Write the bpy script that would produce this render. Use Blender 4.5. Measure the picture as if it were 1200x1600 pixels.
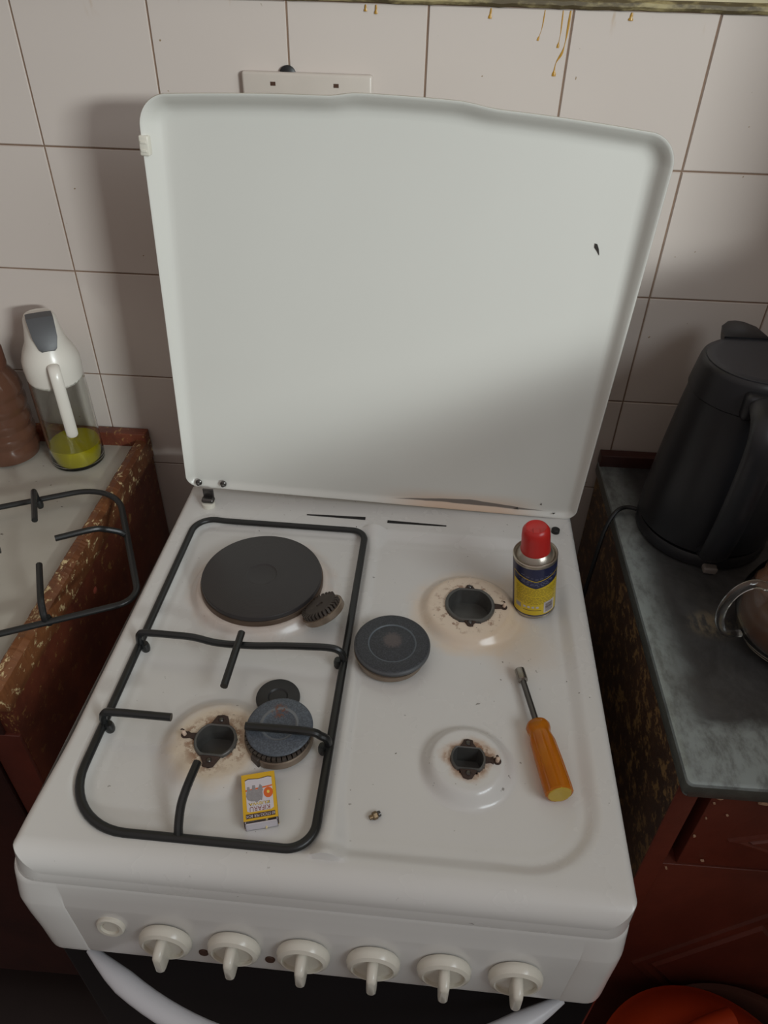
import bpy, bmesh, math, random
from mathutils import Vector, Matrix, Euler
random.seed(7)
PI = math.pi
S = bpy.context.scene
COL = S.collection
for o in list(bpy.data.objects):
    bpy.data.objects.remove(o)

# ------------------------------------------------------------------ camera
cd = bpy.data.cameras.new('camera'); cam = bpy.data.objects.new('camera', cd); COL.objects.link(cam)
cd.sensor_fit = 'VERTICAL'; cd.sensor_height = 36.0; cd.lens = 36.0 * 1150.7475 / 1600
cd.clip_start = 0.02
cam.location = (0.0659, -0.9281, 1.4634)
cam.rotation_euler = (0.8986, -0.0207, 0.0692)
S.camera = cam
# ------------------------------------------------------------------ light
S.view_settings.view_transform = 'Standard'; S.view_settings.look = 'None'
S.view_settings.gamma = 1.0; S.view_settings.use_curve_mapping = False
S.view_settings.exposure = -0.04
w = bpy.data.worlds.new('room_light'); S.world = w; w.use_nodes = True
w.node_tree.nodes['Background'].inputs[0].default_value = (1.0, 0.88, 0.83, 1)
_t = w.node_tree; _c = _t.nodes.new('ShaderNodeTexCoord'); _x = _t.nodes.new('ShaderNodeSeparateXYZ'); _m = _t.nodes.new('ShaderNodeMapRange')
_t.links.new(_c.outputs['Generated'], _x.inputs[0]); _t.links.new(_x.outputs[2], _m.inputs['Value'])
_m.inputs['From Min'].default_value = -0.35; _m.inputs['From Max'].default_value = 0.75    # dim towards the floor, brightest overhead
_m.inputs['To Min'].default_value = 0.05; _m.inputs['To Max'].default_value = 0.42
_t.links.new(_m.outputs['Result'], _t.nodes['Background'].inputs[1])

def area(name, loc, target, sx, sy, power, col, spread=PI):
    l = bpy.data.lights.new(name, 'AREA'); l.shape = 'RECTANGLE'; l.size = sx; l.size_y = sy
    l.energy = power; l.color = col; l.spread = spread
    o = bpy.data.objects.new(name, l); COL.objects.link(o); o.location = loc
    o.rotation_euler = (Vector(target) - Vector(loc)).to_track_quat('-Z', 'Y').to_euler()
    return o
area('window_daylight', (2.15, -3.05, 1.95), (0.05, -0.18, 1.08), 0.60, 0.22, 78, (0.92, 1.0, 1.0))
area('window_skylight', (1.25, -1.45, 2.15), (0.1, -0.3, 0.95), 1.0, 0.6, 12.5, (0.86, 0.95, 1.0))

# ------------------------------------------------------------------ materials
def lin(c):
    return tuple(((x / 12.92) if x <= 0.04045 else ((x + 0.055) / 1.055) ** 2.4) for x in c)
def rgb(r, g, b): return lin((r / 255, g / 255, b / 255)) + (1,)

class NT:
    def __init__(s, name, rough=0.5, metal=0.0, col=(0.8, 0.8, 0.8, 1), **kw):
        s.m = bpy.data.materials.new(name); s.m.use_nodes = True
        s.t = s.m.node_tree; s.b = s.t.nodes['Principled BSDF']
        s.b.inputs['Roughness'].default_value = rough; s.b.inputs['Metallic'].default_value = metal
        s.b.inputs['Base Color'].default_value = col
        for k, v in kw.items(): s.b.inputs[k.replace('_', ' ')].default_value = v
    def n(s, typ, **props):
        x = s.t.nodes.new(typ)
        for k, v in props.items(): setattr(x, k, v)
        return x
    def l(s, a, b): s.t.links.new(a, b)
    def coord(s):
        if not hasattr(s, '_c'): s._c = s.n('ShaderNodeTexCoord').outputs['Object']
        return s._c
    def sep(s):
        if not hasattr(s, '_s'):
            s._s = s.n('ShaderNodeSeparateXYZ'); s.l(s.coord(), s._s.inputs[0])
        return s._s.outputs
    def _in(s, sock, v):
        if isinstance(v, (int, float)): sock.default_value = v
        elif isinstance(v, tuple): sock.default_value = v
        else: s.l(v, sock)
    def math(s, op, a, b=None, clamp=False):
        x = s.n('ShaderNodeMath', operation=op, use_clamp=clamp); s._in(x.inputs[0], a)
        if b is not None: s._in(x.inputs[1], b)
        return x.outputs[0]
    def ramp(s, v, lo, hi, a=0.0, b=1.0):
        x = s.n('ShaderNodeMapRange', interpolation_type='SMOOTHSTEP'); s._in(x.inputs['Value'], v)
        x.inputs['From Min'].default_value = lo; x.inputs['From Max'].default_value = hi
        x.inputs['To Min'].default_value = a; x.inputs['To Max'].default_value = b
        return x.outputs['Result']
    def noise(s, scale, detail=4, rough=0.6, vec=None, stretch=None, dist=0.0):
        x = s.n('ShaderNodeTexNoise'); x.inputs['Scale'].default_value = scale
        x.inputs['Detail'].default_value = detail; x.inputs['Roughness'].default_value = rough
        x.inputs['Distortion'].default_value = dist
        src = vec or s.coord()
        if stretch:
            mp = s.n('ShaderNodeMapping'); mp.inputs['Scale'].default_value = stretch; s.l(src, mp.inputs[0]); src = mp.outputs[0]
        s.l(src, x.inputs['Vector']); return x.outputs['Fac']
    def mix(s, f, a, b):
        x = s.n('ShaderNodeMix', data_type='RGBA'); s._in(x.inputs['Factor'], f)
        s._in(x.inputs['A'], a); s._in(x.inputs['B'], b); return x.outputs['Result']
    def dist(s, cx, cy, sx=1.0, sy=1.0):
        X, Y = s.sep()[0], s.sep()[1]
        dx = s.math('MULTIPLY', s.math('SUBTRACT', X, cx), sx); dy = s.math('MULTIPLY', s.math('SUBTRACT', Y, cy), sy)
        return s.math('SQRT', s.math('ADD', s.math('MULTIPLY', dx, dx), s.math('MULTIPLY', dy, dy)))
    def color(s, c): s._in(s.b.inputs['Base Color'], c); return s
    def rough(s, c): s._in(s.b.inputs['Roughness'], c); return s
    def bump(s, h, strength=0.3, distance=0.001):
        x = s.n('ShaderNodeBump'); x.inputs['Strength'].default_value = strength; x.inputs['Distance'].default_value = distance
        s.l(h, x.inputs['Height']); s.l(x.outputs[0], s.b.inputs['Normal']); return s

def plain(name, col, rough=0.5, metal=0.0, var=0.12, scale=30, bump=0.0, **kw):
    t = NT(name, rough, metal, **kw)
    c = t.mix(t.noise(scale), tuple(x * (1 - var) for x in col[:3]) + (1,), tuple(min(1, x * (1 + var)) for x in col[:3]) + (1,))
    t.color(c)
    if bump: t.bump(t.noise(scale * 4), bump)
    return t.m

M = {}
# tiles
t = NT('glazed_tile', 0.16); X = t.sep()
tc = t.mix(t.noise(2.5, 2), rgb(200, 188, 180), rgb(208, 198, 190))
sp = t.ramp(t.noise(140, 1), 0.77, 0.80); tc = t.mix(sp, tc, rgb(150, 130, 105))
topd = t.math('MULTIPLY', t.ramp(X[2], 1.375, 1.4), t.ramp(t.noise(40, 4, stretch=(1, 1, 0.25)), 0.60, 0.70))
tc = t.mix(t.math('MULTIPLY', topd, 0.5), tc, rgb(170, 130, 70))
t.color(tc); t.bump(t.noise(12, 2), 0.06, 0.004); M['tile'] = t.m
M['grout'] = plain('dirty_grout', rgb(128, 105, 88), 0.9, var=0.45, scale=25)
t = NT('grimy_trim', 0.6); n = t.noise(60, 5, stretch=(0.4, 1, 1))
t.color(t.mix(t.ramp(n, 0.42, 0.6), rgb(84, 72, 48), rgb(160, 146, 104))); t.bump(n, 0.6); M['trim'] = t.m
M['cream_paint'] = plain('cream_wall_paint', rgb(196, 184, 150), 0.7)
M['grease'] = plain('amber_grease', rgb(176, 132, 50), 0.3, var=0.3, scale=200)
# enamel
def enamel(name, stains=False, base=(214, 212, 208)):
    t = NT(name, 0.2, Coat_Weight=0.2, Coat_Roughness=0.12)
    c = t.mix(t.noise(6, 2), rgb(*base), rgb(*[x - 5 for x in base]))
    if stains:
        nz = t.noise(35, 5); nn = t.math('MULTIPLY', t.math('SUBTRACT', nz, 0.5), 0.030)
        fine = t.noise(90, 6, 0.7)
        # baked yellow-brown patina round the three burner seats
        for (cx, cy, r0, r1, col, amt) in ((0.372, -0.168, 0.046, 0.075, (224, 202, 176), 0.8), (0.425, -0.215, 0.010, 0.055, (210, 182, 146), 0.35),
                                           (0.137, -0.365, 0.030, 0.058, (212, 190, 160), 0.7), (0.369, -0.361, 0.018, 0.028, (190, 150, 110), 0.5),
                                           (0.135, -0.153, 0.070, 0.092, (206, 180, 160), 0.45), (0.43, -0.13, 0.01, 0.05, (214, 190, 160), 0.4)):
            d = t.math('ADD', t.dist(cx, cy), nn)
            c = t.mix(t.ramp(d, r0, r1, amt, 0.0), c, rgb(*col))
        # rust bleeding out of the seats
        for (cx, cy, r0, r1, lo) in ((0.372, -0.166, 0.026, 0.052, 0.60), (0.137, -0.365, 0.018, 0.038, 0.53), (0.369, -0.361, 0.012, 0.026, 0.50)):
            f = t.math('MULTIPLY', t.ramp(t.math('ADD', t.dist(cx, cy), nn), r0, r1, 1, 0), t.ramp(fine, lo - 0.07, lo + 0.04))
            c = t.mix(t.math('MULTIPLY', f, 0.85), c, rgb(128, 82, 52))
        sm = t.noise(160, 2, 0.5); dens = t.ramp(t.noise(7, 2), 0.40, 0.65)
        c = t.mix(t.math('MULTIPLY', t.ramp(sm, 0.725, 0.755), dens), c, rgb(70, 58, 48))
        c = t.mix(t.ramp(t.noise(14, 4), 0.55, 0.95, 0, 0.15), c, rgb(206, 190, 168))
        t.rough(t.ramp(t.noise(11, 4), 0.3, 0.8, 0.20, 0.34))
    t.color(c); return t.m
M['hob'] = enamel('white_enamel_hob', True)
M['enamel'] = enamel('white_enamel')
t = NT('white_lid_paint', 0.30)
X = t.sep()
c = t.mix(t.noise(3, 3), rgb(206, 204, 197), rgb(213, 211, 204))
# long grey scrape and brown heat stain along the foot of the lid, right half
nz = t.math('MULTIPLY', t.math('SUBTRACT', t.noise(30, 4, stretch=(0.3, 1, 1)), 0.5), 0.006)
zz = t.math('ADD', X[2], nz)
band = t.math('MULTIPLY', t.ramp(zz, 0.0060, 0.0070), t.ramp(t.math('SUBTRACT', t.math('ADD', zz, t.math('ABSOLUTE', t.math('MULTIPLY', t.math('SUBTRACT', X[0], 0.115), 0.075))), 0.0), 0.0142, 0.0132))
heat = t.math('MULTIPLY', t.ramp(X[2], 0.030, 0.0), t.math('MULTIPLY', t.ramp(X[0], -0.02, 0.08), t.ramp(X[0], 0.22, 0.15)))
c = t.mix(t.math('MULTIPLY', heat, 0.7), c, rgb(205, 165, 130))
c = t.mix(t.math('MULTIPLY', band, 0.9), c, rgb(100, 93, 88))
c = t.mix(t.math('MULTIPLY', t.ramp(t.noise(190, 1), 0.84, 0.86), 1.0), c, rgb(110, 100, 92))
t.color(c); M['lid'] = t.m
M['ivory'] = plain('ivory_plastic', rgb(214, 209, 196), 0.25, var=0.03)
M['plug'] = plain('socket_plastic', rgb(196, 186, 176), 0.35, var=0.06, scale=40)
M['black'] = plain('black_void', rgb(22, 20, 20), 0.6)
t = NT('oven_glass', 0.06); t.color(t.mix(t.noise(9), rgb(20, 20, 22), rgb(28, 26, 27))); M['glass_dark'] = t.m
M['white_handle'] = plain('white_handle_paint', rgb(205, 206, 210), 0.3, var=0.03)
t = NT('cast_iron_plate', 0.42); r = t.dist(0, 0)
c = t.mix(t.noise(30), rgb(46, 43, 43), rgb(53, 49, 49)); t.color(c)
w2 = t.math('SINE', t.math('MULTIPLY', r, 3000)); t.bump(w2, 0.05, 0.0005); M['plate'] = t.m
M['bronze'] = plain('heat_tinted_steel', rgb(108, 92, 80), 0.38, 0.7, var=0.3, scale=60)
M['iron'] = plain('black_enamel_iron', rgb(27, 28, 28), 0.34, 0.0, var=0.2, scale=90, bump=0.1)
t = NT('burnt_cap_enamel', 0.5); c = t.mix(t.ramp(t.noise(700, 5, 0.7), 0.40, 0.75), rgb(46, 48, 52), rgb(72, 76, 82))
c = t.mix(t.ramp(t.math('ADD', t.dist(0, 0.004), t.math('MULTIPLY', t.noise(400), 0.012)), 0.012, 0.018, 0.7, 0), c, rgb(98, 88, 86))
rd = t.dist(0, 0); c = t.mix(t.math('MULTIPLY', t.ramp(rd, 0.0232, 0.0240), t.ramp(rd, 0.0256, 0.0246)), c, rgb(96, 104, 110))
c = t.mix(t.ramp(rd, 0.0375, 0.0392, 0, .6), c, rgb(96, 98, 100)); t.color(c); M['cap_worn'] = t.m
t = NT('worn_cap_enamel', 0.5); c = t.mix(t.ramp(t.noise(600, 6, 0.75), 0.38, 0.75), rgb(68, 74, 82), rgb(104, 112, 122)); rd = t.dist(0, 0.002); c = t.mix(t.math('MULTIPLY', t.ramp(rd, 0.0145, 0.0155), t.ramp(rd, 0.0185, 0.017)), c, rgb(112, 116, 120)) 
c = t.mix(t.math('MULTIPLY', t.ramp(t.dist(0.001, 0.016), 0.010, 0.004), t.ramp(t.noise(300), 0.45, 0.6)), c, rgb(110, 70, 52)); t.color(c); M['cap_rust'] = t.m
M['cap_black'] = plain('black_cap_enamel', rgb(40, 40, 41), 0.45, var=0.2, scale=150)
M['alu'] = plain('dull_aluminium', rgb(150, 135, 120), 0.38, 0.75, var=0.3, scale=90)
M['alu_dark'] = plain('sooty_aluminium', rgb(78, 70, 64), 0.55, 0.4, var=0.35, scale=120)
M['alu_bright'] = plain('scraped_aluminium', rgb(190, 186, 180), 0.3, 0.8, var=0.1)
M['cup'] = plain('grey_burner_cup', rgb(88, 87, 84), 0.38, 0.3, var=0.25, scale=120)
M['rust'] = plain('dark_rust', rgb(66, 50, 42), 0.75, 0.1, var=0.5, scale=300, bump=0.8)
M['ceramic'] = plain('white_ceramic', rgb(214, 190, 170), 0.4, var=0.1, scale=200)
M['steel'] = plain('steel', rgb(150, 145, 138), 0.25, 0.95, var=0.1)
M['dark_steel'] = plain('dark_steel', rgb(95, 92, 90), 0.3, 0.9, var=0.2)
M['brass'] = plain('dull_brass', rgb(128, 108, 82), 0.35, 0.8, var=0.2, scale=300)
# wood
def worn_wood(name, a, b, c3, amt, axis=None):
    t = NT(name, 0.42); n1 = t.noise(6, 6, 0.7); n2 = t.noise(120, 6, 0.75, stretch=(1, 0.5, 0.6))
    c = t.mix(t.ramp(n1, 0.35, 0.65), rgb(*a), rgb(*b))
    f = t.ramp(n2, 0.64 - amt, 0.72 - amt)
    if axis: # wear along the top edge of the panel
        f = t.math('MULTIPLY', f, t.ramp(t.sep()[2], axis[0], axis[1]))
    c = t.mix(f, c, rgb(*c3)); t.color(c); t.bump(n2, 0.3, 0.001); return t.m
M['wood_side_l'] = worn_wood('worn_brown_panel', (128, 66, 44), (92, 45, 32), (176, 140, 82), 0.08, (0.62, 0.88))
M['wood_edge'] = worn_wood('chipped_edging', (122, 76, 44), (92, 52, 32), (206, 184, 138), 0.09)
M['wood_side_r'] = worn_wood('scuffed_brown_panel', (80, 54, 36), (60, 40, 28), (146, 112, 68), 0.13, (0.35, 0.84))
M['red_wood'] = worn_wood('red_brown_paint', (112, 53, 39), (94, 44, 33), (190, 150, 110), -0.12)
M['dark_wood'] = worn_wood('dark_brown_paint', (68, 34, 28), (54, 27, 23), (150, 120, 90), -0.15)
t = NT('old_white_laminate', 0.35); n = t.noise(20, 5)
c = t.mix(n, rgb(186, 180, 168), rgb(168, 162, 150))
c = t.mix(t.ramp(t.noise(9, 5), 0.62, 0.74, 0, 0.55), c, rgb(120, 100, 84))
c = t.mix(t.ramp(t.noise(70, 3, stretch=(1, 2, 1)), 0.70, 0.76), c, rgb(70, 58, 50))
X = t.sep()
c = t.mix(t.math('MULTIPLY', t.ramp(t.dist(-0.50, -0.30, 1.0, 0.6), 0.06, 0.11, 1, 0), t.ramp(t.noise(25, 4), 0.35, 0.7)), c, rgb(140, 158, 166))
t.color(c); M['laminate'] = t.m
t = NT('scuffed_zinc_sheet', 0.40, 0.55); X = t.sep()
n = t.noise(9, 6, 0.7, dist=0.6); n2 = t.noise(60, 5, 0.7, stretch=(1, 0.5, 1))
edge = t.math('MAXIMUM', t.ramp(t.math('ADD', X[0], t.math('MULTIPLY', n, 0.05)), 0.072, 0.030), t.ramp(t.math('ADD', X[1], t.math('MULTIPLY', n, 0.09)), -0.405, -0.440))
c = t.mix(t.ramp(n, 0.3, 0.7), rgb(66, 65, 66), rgb(92, 92, 92))
c = t.mix(t.math('MULTIPLY', edge, t.ramp(n2, 0.3, 0.6, 0.45, 0.95)), c, rgb(160, 170, 170))
c = t.mix(t.math('MULTIPLY', t.ramp(t.dist(0.078, -0.325, 1, 1.3), 0.01, 0.035, 0.8, 0), t.ramp(n2, 0.42, 0.6)), c, rgb(150, 138, 116))
t.color(c); t.rough(t.ramp(n2, 0.3, 0.7, 0.32, 0.52)); t.bump(n2, 0.15, 0.001); M['zinc'] = t.m
M['zinc_edge'] = plain('folded_zinc_edge', rgb(96, 98, 92), 0.45, 0.5, var=0.35, scale=60, bump=0.4)
M['floor'] = plain('dark_floor', rgb(44, 34, 32), 0.4, var=0.3, scale=8)
M['paint_wall'] = plain('painted_wall', rgb(200, 190, 175), 0.8)
# loose things
M['kettle'] = plain('matt_black_plastic', rgb(30, 30, 33), 0.36, var=0.1, scale=60)
M['kettle_lid'] = plain('satin_black_plastic', rgb(48, 48, 52), 0.40, var=0.06, scale=60)
M['kettle_grey'] = plain('smoky_switch_plastic', rgb(120, 112, 106), 0.25, var=0.1)
M['cable'] = plain('black_rubber', rgb(24, 24, 25), 0.45)
def glass(name, col=(1, 1, 1, 1), rough=0.02, ior=1.45, trans=1.0):
    t = NT(name, rough, 0, col); t.b.inputs['Transmission Weight'].default_value = trans; t.b.inputs['IOR'].default_value = ior; 
    t.color(t.mix(t.noise(20), col, tuple(x * 0.98 for x in col[:3]) + (1,))); return t.m
M['glass'] = glass('clear_glass', (0.93, 0.95, 0.93, 1))
M['oil'] = plain('yellow_cooking_oil', rgb(206, 190, 20), 0.08, var=0.08, Transmission_Weight=0.25)
M['jar_plastic'] = plain('brown_translucent_plastic', rgb(92, 62, 48), 0.12, var=0.2, scale=20, Transmission_Weight=0.1)
M['jar_lid'] = plain('brown_screw_lid', rgb(92, 58, 44), 0.4)
M['tea'] = plain('milky_brown_drink', rgb(122, 82, 60), 0.25, var=0.1)
M['white_plastic'] = plain('white_plastic', rgb(214, 208, 198), 0.28, var=0.03)
M['grey_pad'] = plain('grey_flip_cap', rgb(72, 72, 74), 0.45, var=0.06)
M['orange'] = plain('orange_plastic', rgb(188, 62, 24), 0.3, var=0.1)
M['basin'] = plain('dark_brown_plastic', rgb(92, 62, 54), 0.35, var=0.15)
M['amber'] = plain('amber_clear_plastic', rgb(222, 136, 30), 0.12, var=0.08, scale=90, Transmission_Weight=0.55, IOR=1.35)
M['amber_end'] = plain('yellow_clear_plastic', rgb(214, 182, 50), 0.15, var=0.1, scale=300, Transmission_Weight=0.35)
M['red_cap'] = plain('red_plastic_cap', rgb(190, 40, 36), 0.32, var=0.05)
M['can_navy'] = plain('navy_print', rgb(40, 44, 78), 0.3, 0.2)
M['can_yellow'] = plain('yellow_print', rgb(214, 186, 40), 0.32, 0.1, var=0.08, scale=60)
M['can_silver'] = plain('tinplate', rgb(176, 168, 156), 0.28, 0.85)
M['print_dark'] = plain('dark_print', rgb(140, 118, 40), 0.5)
M['print_light'] = plain('pale_print', rgb(110, 114, 140), 0.5)
M['print_white'] = plain('white_print', rgb(196, 190, 190), 0.5)
M['mb_yellow'] = plain('matchbox_yellow', rgb(224, 176, 34), 0.5, var=0.06)
M['mb_white'] = plain('matchbox_white', rgb(214, 208, 214), 0.55, var=0.04)
M['mb_grey'] = plain('rhino_grey_print', rgb(150, 146, 148), 0.55, var=0.25, scale=400)
M['mb_dark'] = plain('dark_brown_print', rgb(70, 44, 30), 0.55)
M['mb_orange'] = plain('orange_print', rgb(222, 104, 40), 0.5)
M['mb_maroon'] = plain('maroon_print', rgb(130, 52, 46), 0.5)
M['mb_tan'] = plain('gold_print', rgb(236, 206, 90), 0.5)
M['striker'] = plain('striker_strip', rgb(84, 66, 64), 0.8)
M['matchwood'] = plain('pale_match_wood', rgb(232, 214, 160), 0.6)
M['chip'] = plain('pale_paint_chip', rgb(196, 160, 130), 0.7, var=0.2, scale=200)
M['dirty_plastic'] = plain('cloudy_plastic_strip', rgb(150, 134, 124), 0.35, var=0.3, scale=150)

# ------------------------------------------------------------------ mesh helpers
def obj(name, V, F, mat, parent=None, smooth=True, loc=None, rot=None, sharp=35):
    me = bpy.data.meshes.new(name); me.from_pydata([tuple(v) for v in V], [], F); me.validate(); me.update()
    bm = bmesh.new(); bm.from_mesh(me); bmesh.ops.recalc_face_normals(bm, faces=bm.faces)
    ang = math.radians(sharp)
    for f in bm.faces: f.smooth = smooth
    for e in bm.edges:
        if len(e.link_faces) == 2 and e.calc_face_angle(0) > ang: e.smooth = False
    bm.to_mesh(me); bm.free()
    if isinstance(mat, (list, tuple)):
        for m in mat: me.materials.append(m)
    else: me.materials.append(mat)
    o = bpy.data.objects.new(name, me); COL.objects.link(o)
    if parent: o.parent = parent
    if loc is not None: o.location = loc
    if rot is not None: o.rotation_euler = rot
    return o

class G:
    """collects shapes into one vertex / face list"""
    def __init__(s): s.V = []; s.F = []
    def add(s, V, F, mx=None):
        b = len(s.V)
        s.V += [(mx @ Vector(v)) if mx else Vector(v) for v in V]
        s.F += [tuple(i + b for i in f) for f in F]; return s
    def make(s, name, mat, parent=None, **k): return obj(name, s.V, s.F, mat, parent, **k)

def lathe(prof, seg=48, fx=None):
    V, F = [], []
    rings = []
    for (r, z) in prof:
        if abs(r) < 1e-7: rings.append([len(V)]); V.append((0, 0, z))
        else:
            rings.append(list(range(len(V), len(V) + seg)))
            for i in range(seg):
                a = 2 * PI * i / seg; V.append((r * math.cos(a), r * math.sin(a), z))
    for A, B in zip(rings[:-1], rings[1:]):
        for i in range(seg):
            j = (i + 1) % seg
            if len(A) == 1 and len(B) == 1: continue
            if len(A) == 1: F.append((A[0], B[i], B[j]))
            elif len(B) == 1: F.append((A[i], A[j], B[0]))
            else: F.append((A[i], A[j], B[j], B[i]))
    return V, F

def loft(loops, cap0=True, cap1=True):
    n = len(loops[0]); V = [v for L in loops for v in L]; F = []
    for k in range(len(loops) - 1):
        for i in range(n):
            j = (i + 1) % n
            F.append((k * n + i, k * n + j, (k + 1) * n + j, (k + 1) * n + i))
    if cap0: F.append(tuple(reversed(range(n))))
    if cap1: F.append(tuple((len(loops) - 1) * n + i for i in range(n)))
    return V, F

def smooth_path(P, sub=6):
    P = [Vector(p) for p in P]; out = []
    for i in range(len(P) - 1):
        p0 = P[i - 1] if i else P[0] * 2 - P[1]; p1, p2 = P[i], P[i + 1]
        p3 = P[i + 2] if i + 2 < len(P) else P[-1] * 2 - P[-2]
        for k in range(sub):
            t_ = k / sub
            out.append(0.5 * ((2 * p1) + (p2 - p0) * t_ + (2 * p0 - 5 * p1 + 4 * p2 - p3) * t_ * t_ + (3 * p1 - p0 - 3 * p2 + p3) * t_ ** 3))
    out.append(P[-1]); return out

def tube(P, r, seg=10, closed=False, flat=1.0, up=None, side=None):
    """round tube; flat squashes it along the second frame axis"""
    P = [Vector(p) for p in P]; n = len(P); loops = []
    N = None
    for i in range(n):
        a = P[(i - 1) % n] if (closed or i > 0) else P[i]; b = P[(i + 1) % n] if (closed or i < n - 1) else P[i]
        T = (b - a).normalized()
        if side is not None:
            A = Vector(side); A = (A - T * A.dot(T)).normalized(); B = T.cross(A)
        elif up is not None:
            A = T.cross(Vector(up)).normalized(); B = A.cross(T).normalized()
        else:
            if N is None:
                N = T.orthogonal().normalized()
            A = (N - T * N.dot(T)).normalized(); N = A; B = T.cross(A)
        rr = r[i] if isinstance(r, (list, tuple)) else r
        loops.append([P[i] + A * rr * math.cos(2 * PI * k / seg) + B * rr * flat * math.sin(2 * PI * k / seg) for k in range(seg)])
    if closed:
        V, F = loft(loops, False, False)
        k0 = (n - 1) * seg
        for i in range(seg):
            j = (i + 1) % seg; F.append((k0 + i, k0 + j, j, i))
        return V, F
    return loft(loops)

def rrect(x0, y0, x1, y1, r, n=8):
    """rounded rectangle polyline, counter-clockwise; r = 4 radii (x0y0, x1y0, x1y1, x0y1)"""
    if not isinstance(r, (list, tuple)): r = (r,) * 4
    P = []
    for (cx, cy, a0, rr) in ((x0 + r[0], y0 + r[0], PI, r[0]), (x1 - r[1], y0 + r[1], 1.5 * PI, r[1]), (x1 - r[2], y1 - r[2], 0, r[2]), (x0 + r[3], y1 - r[3], 0.5 * PI, r[3])):
        for k in range(n + 1):
            a = a0 + 0.5 * PI * k / n; P.append((cx + rr * math.cos(a), cy + rr * math.sin(a)))
    return P

def box(x0, y0, z0, x1, y1, z1, b=0.0, n=3):
    """box with rounded vertical edges and softened top / bottom"""
    if b <= 0:
        V = [(x, y, z) for z in (z0, z1) for (x, y) in ((x0, y0), (x1, y0), (x1, y1), (x0, y1))]
        return V, [(3, 2, 1, 0), (4, 5, 6, 7), (0, 1, 5, 4), (1, 2, 6, 5), (2, 3, 7, 6), (3, 0, 4, 7)]
    L = []
    for k in range(n + 1):
        a = 0.5 * PI * k / n; i = b * (1 - math.sin(a)); z = z0 + b * (1 - math.cos(a))
        L.append([(x, y, z) for x, y in rrect(x0 + i, y0 + i, x1 - i, y1 - i, max(b - i, 1e-4), 3)])
    for k in range(n + 1):
        a = 0.5 * PI * (1 - k / n); i = b * (1 - math.sin(a)); z = z1 - b * (1 - math.cos(a))
        L.append([(x, y, z) for x, y in rrect(x0 + i, y0 + i, x1 - i, y1 - i, max(b - i, 1e-4), 3)])
    return loft(L)

def rod(a, b, r, seg=14, r2=None, ends=0.0):
    a, b = Vector(a), Vector(b)
    return tube([a, b], [r, r if r2 is None else r2], seg)

def tag(o, label=None, cat=None, group=None, kind=None):
    if label: o['label'] = label
    if cat: o['category'] = cat
    if group: o['group'] = group
    if kind: o['kind'] = kind
    return o
def thing(name, label, cat, loc, rot=(0, 0, 0), group=None):
    o = bpy.data.objects.new(name, None); COL.objects.link(o); o.location = loc; o.rotation_euler = rot
    o.empty_display_size = 0.05
    return tag(o, label, cat, group)
def copy_tree(o, parent=None):
    c = o.copy(); COL.objects.link(c); c.parent = parent
    for ch in [x for x in bpy.data.objects if x.parent == o]: copy_tree(ch, c)
    return c
def text_mesh(body, size, depth=0.0):
    cu = bpy.data.curves.new('text', 'FONT'); cu.body = body; cu.size = size; cu.align_x = 'CENTER'; cu.align_y = 'CENTER'; cu.extrude = depth
    o = bpy.data.objects.new('text', cu); COL.objects.link(o)
    bpy.context.view_layer.update()
    me = bpy.data.meshes.new_from_object(o.evaluated_get(bpy.context.evaluated_depsgraph_get()))
    V = [v.co.copy() for v in me.vertices]; F = [tuple(p.vertices) for p in me.polygons]
    bpy.data.objects.remove(o); bpy.data.meshes.remove(me)
    return V, F
def T(x, y, z): return Matrix.Translation((x, y, z))
def RX(a): return Matrix.Rotation(a, 4, 'X')
def RY(a): return Matrix.Rotation(a, 4, 'Y')
def RZ(a): return Matrix.Rotation(a, 4, 'Z')

# ------------------------------------------------------------------ the room
TX, TZ, TW, TH = -0.40041, 1.40074, 0.149955, 0.151201
g = G()
gap = 0.0007; bev = 0.0010
for i in range(-9, 7):
    for j in range(0, 10):
        x0, x1 = TX + i * TW + gap, TX + (i + 1) * TW - gap
        z1, z0 = TZ - j * TH - gap, TZ - (j + 1) * TH + gap
        if z1 < 0.05: continue
        ta, tb = random.uniform(-.0005, .0005), random.uniform(-.0005, .0005)
        def yy(x, z): return ta * (x - x0) / TW + tb * (z - z0) / TH
        o4 = [(x0, z0), (x1, z0), (x1, z1), (x0, z1)]; i4 = [(x0 + bev, z0 + bev), (x1 - bev, z0 + bev), (x1 - bev, z1 - bev), (x0 + bev, z1 - bev)]
        V = [(x, 0.0014, z) for x, z in o4] + [(x, yy(x, z), z) for x, z in i4]
        g.add(V, [(4, 5, 6, 7)] + [(k, (k + 1) % 4, 4 + (k + 1) % 4, 4 + k) for k in range(4)])
nb = len(g.F)
g.add(*box(-1.8, 0.0012, -0.0, 0.67, 0.10, TZ))
wall = g.make('wall_back', [M['tile'], M['grout']], smooth=False); tag(wall, kind='structure')
for k in range(nb, len(g.F)): wall.data.polygons[k].material_index = 1
tag(obj('wall_back_upper', *box(-1.8, 0.003, TZ + 0.007, 0.67, 0.10, 2.5), M['cream_paint'], smooth=False), kind='structure')
# bumpy grime-covered ledge over the tiles
Ls = []
nx = 240
for k in range(nx + 1):
    x = -1.8 + 2.47 * k / nx; q = 0.0012 * (random.random() - .5)
    Ls.append([(x, 0.006, TZ - 0.0005 + q), (x, -0.003, TZ + q), (x, -0.0055, TZ + 0.003 + q), (x, -0.005, TZ + 0.0065 + q), (x, -0.001, TZ + 0.009), (x, 0.006, TZ + 0.0095)])
tag(obj('trim_1', *loft(Ls), M['trim']), kind='structure')
tag(obj('floor', *box(-1.8, -3.6, -0.05, 0.8, 0.1, 0.0), M['floor'], smooth=False), kind='structure')

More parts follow.
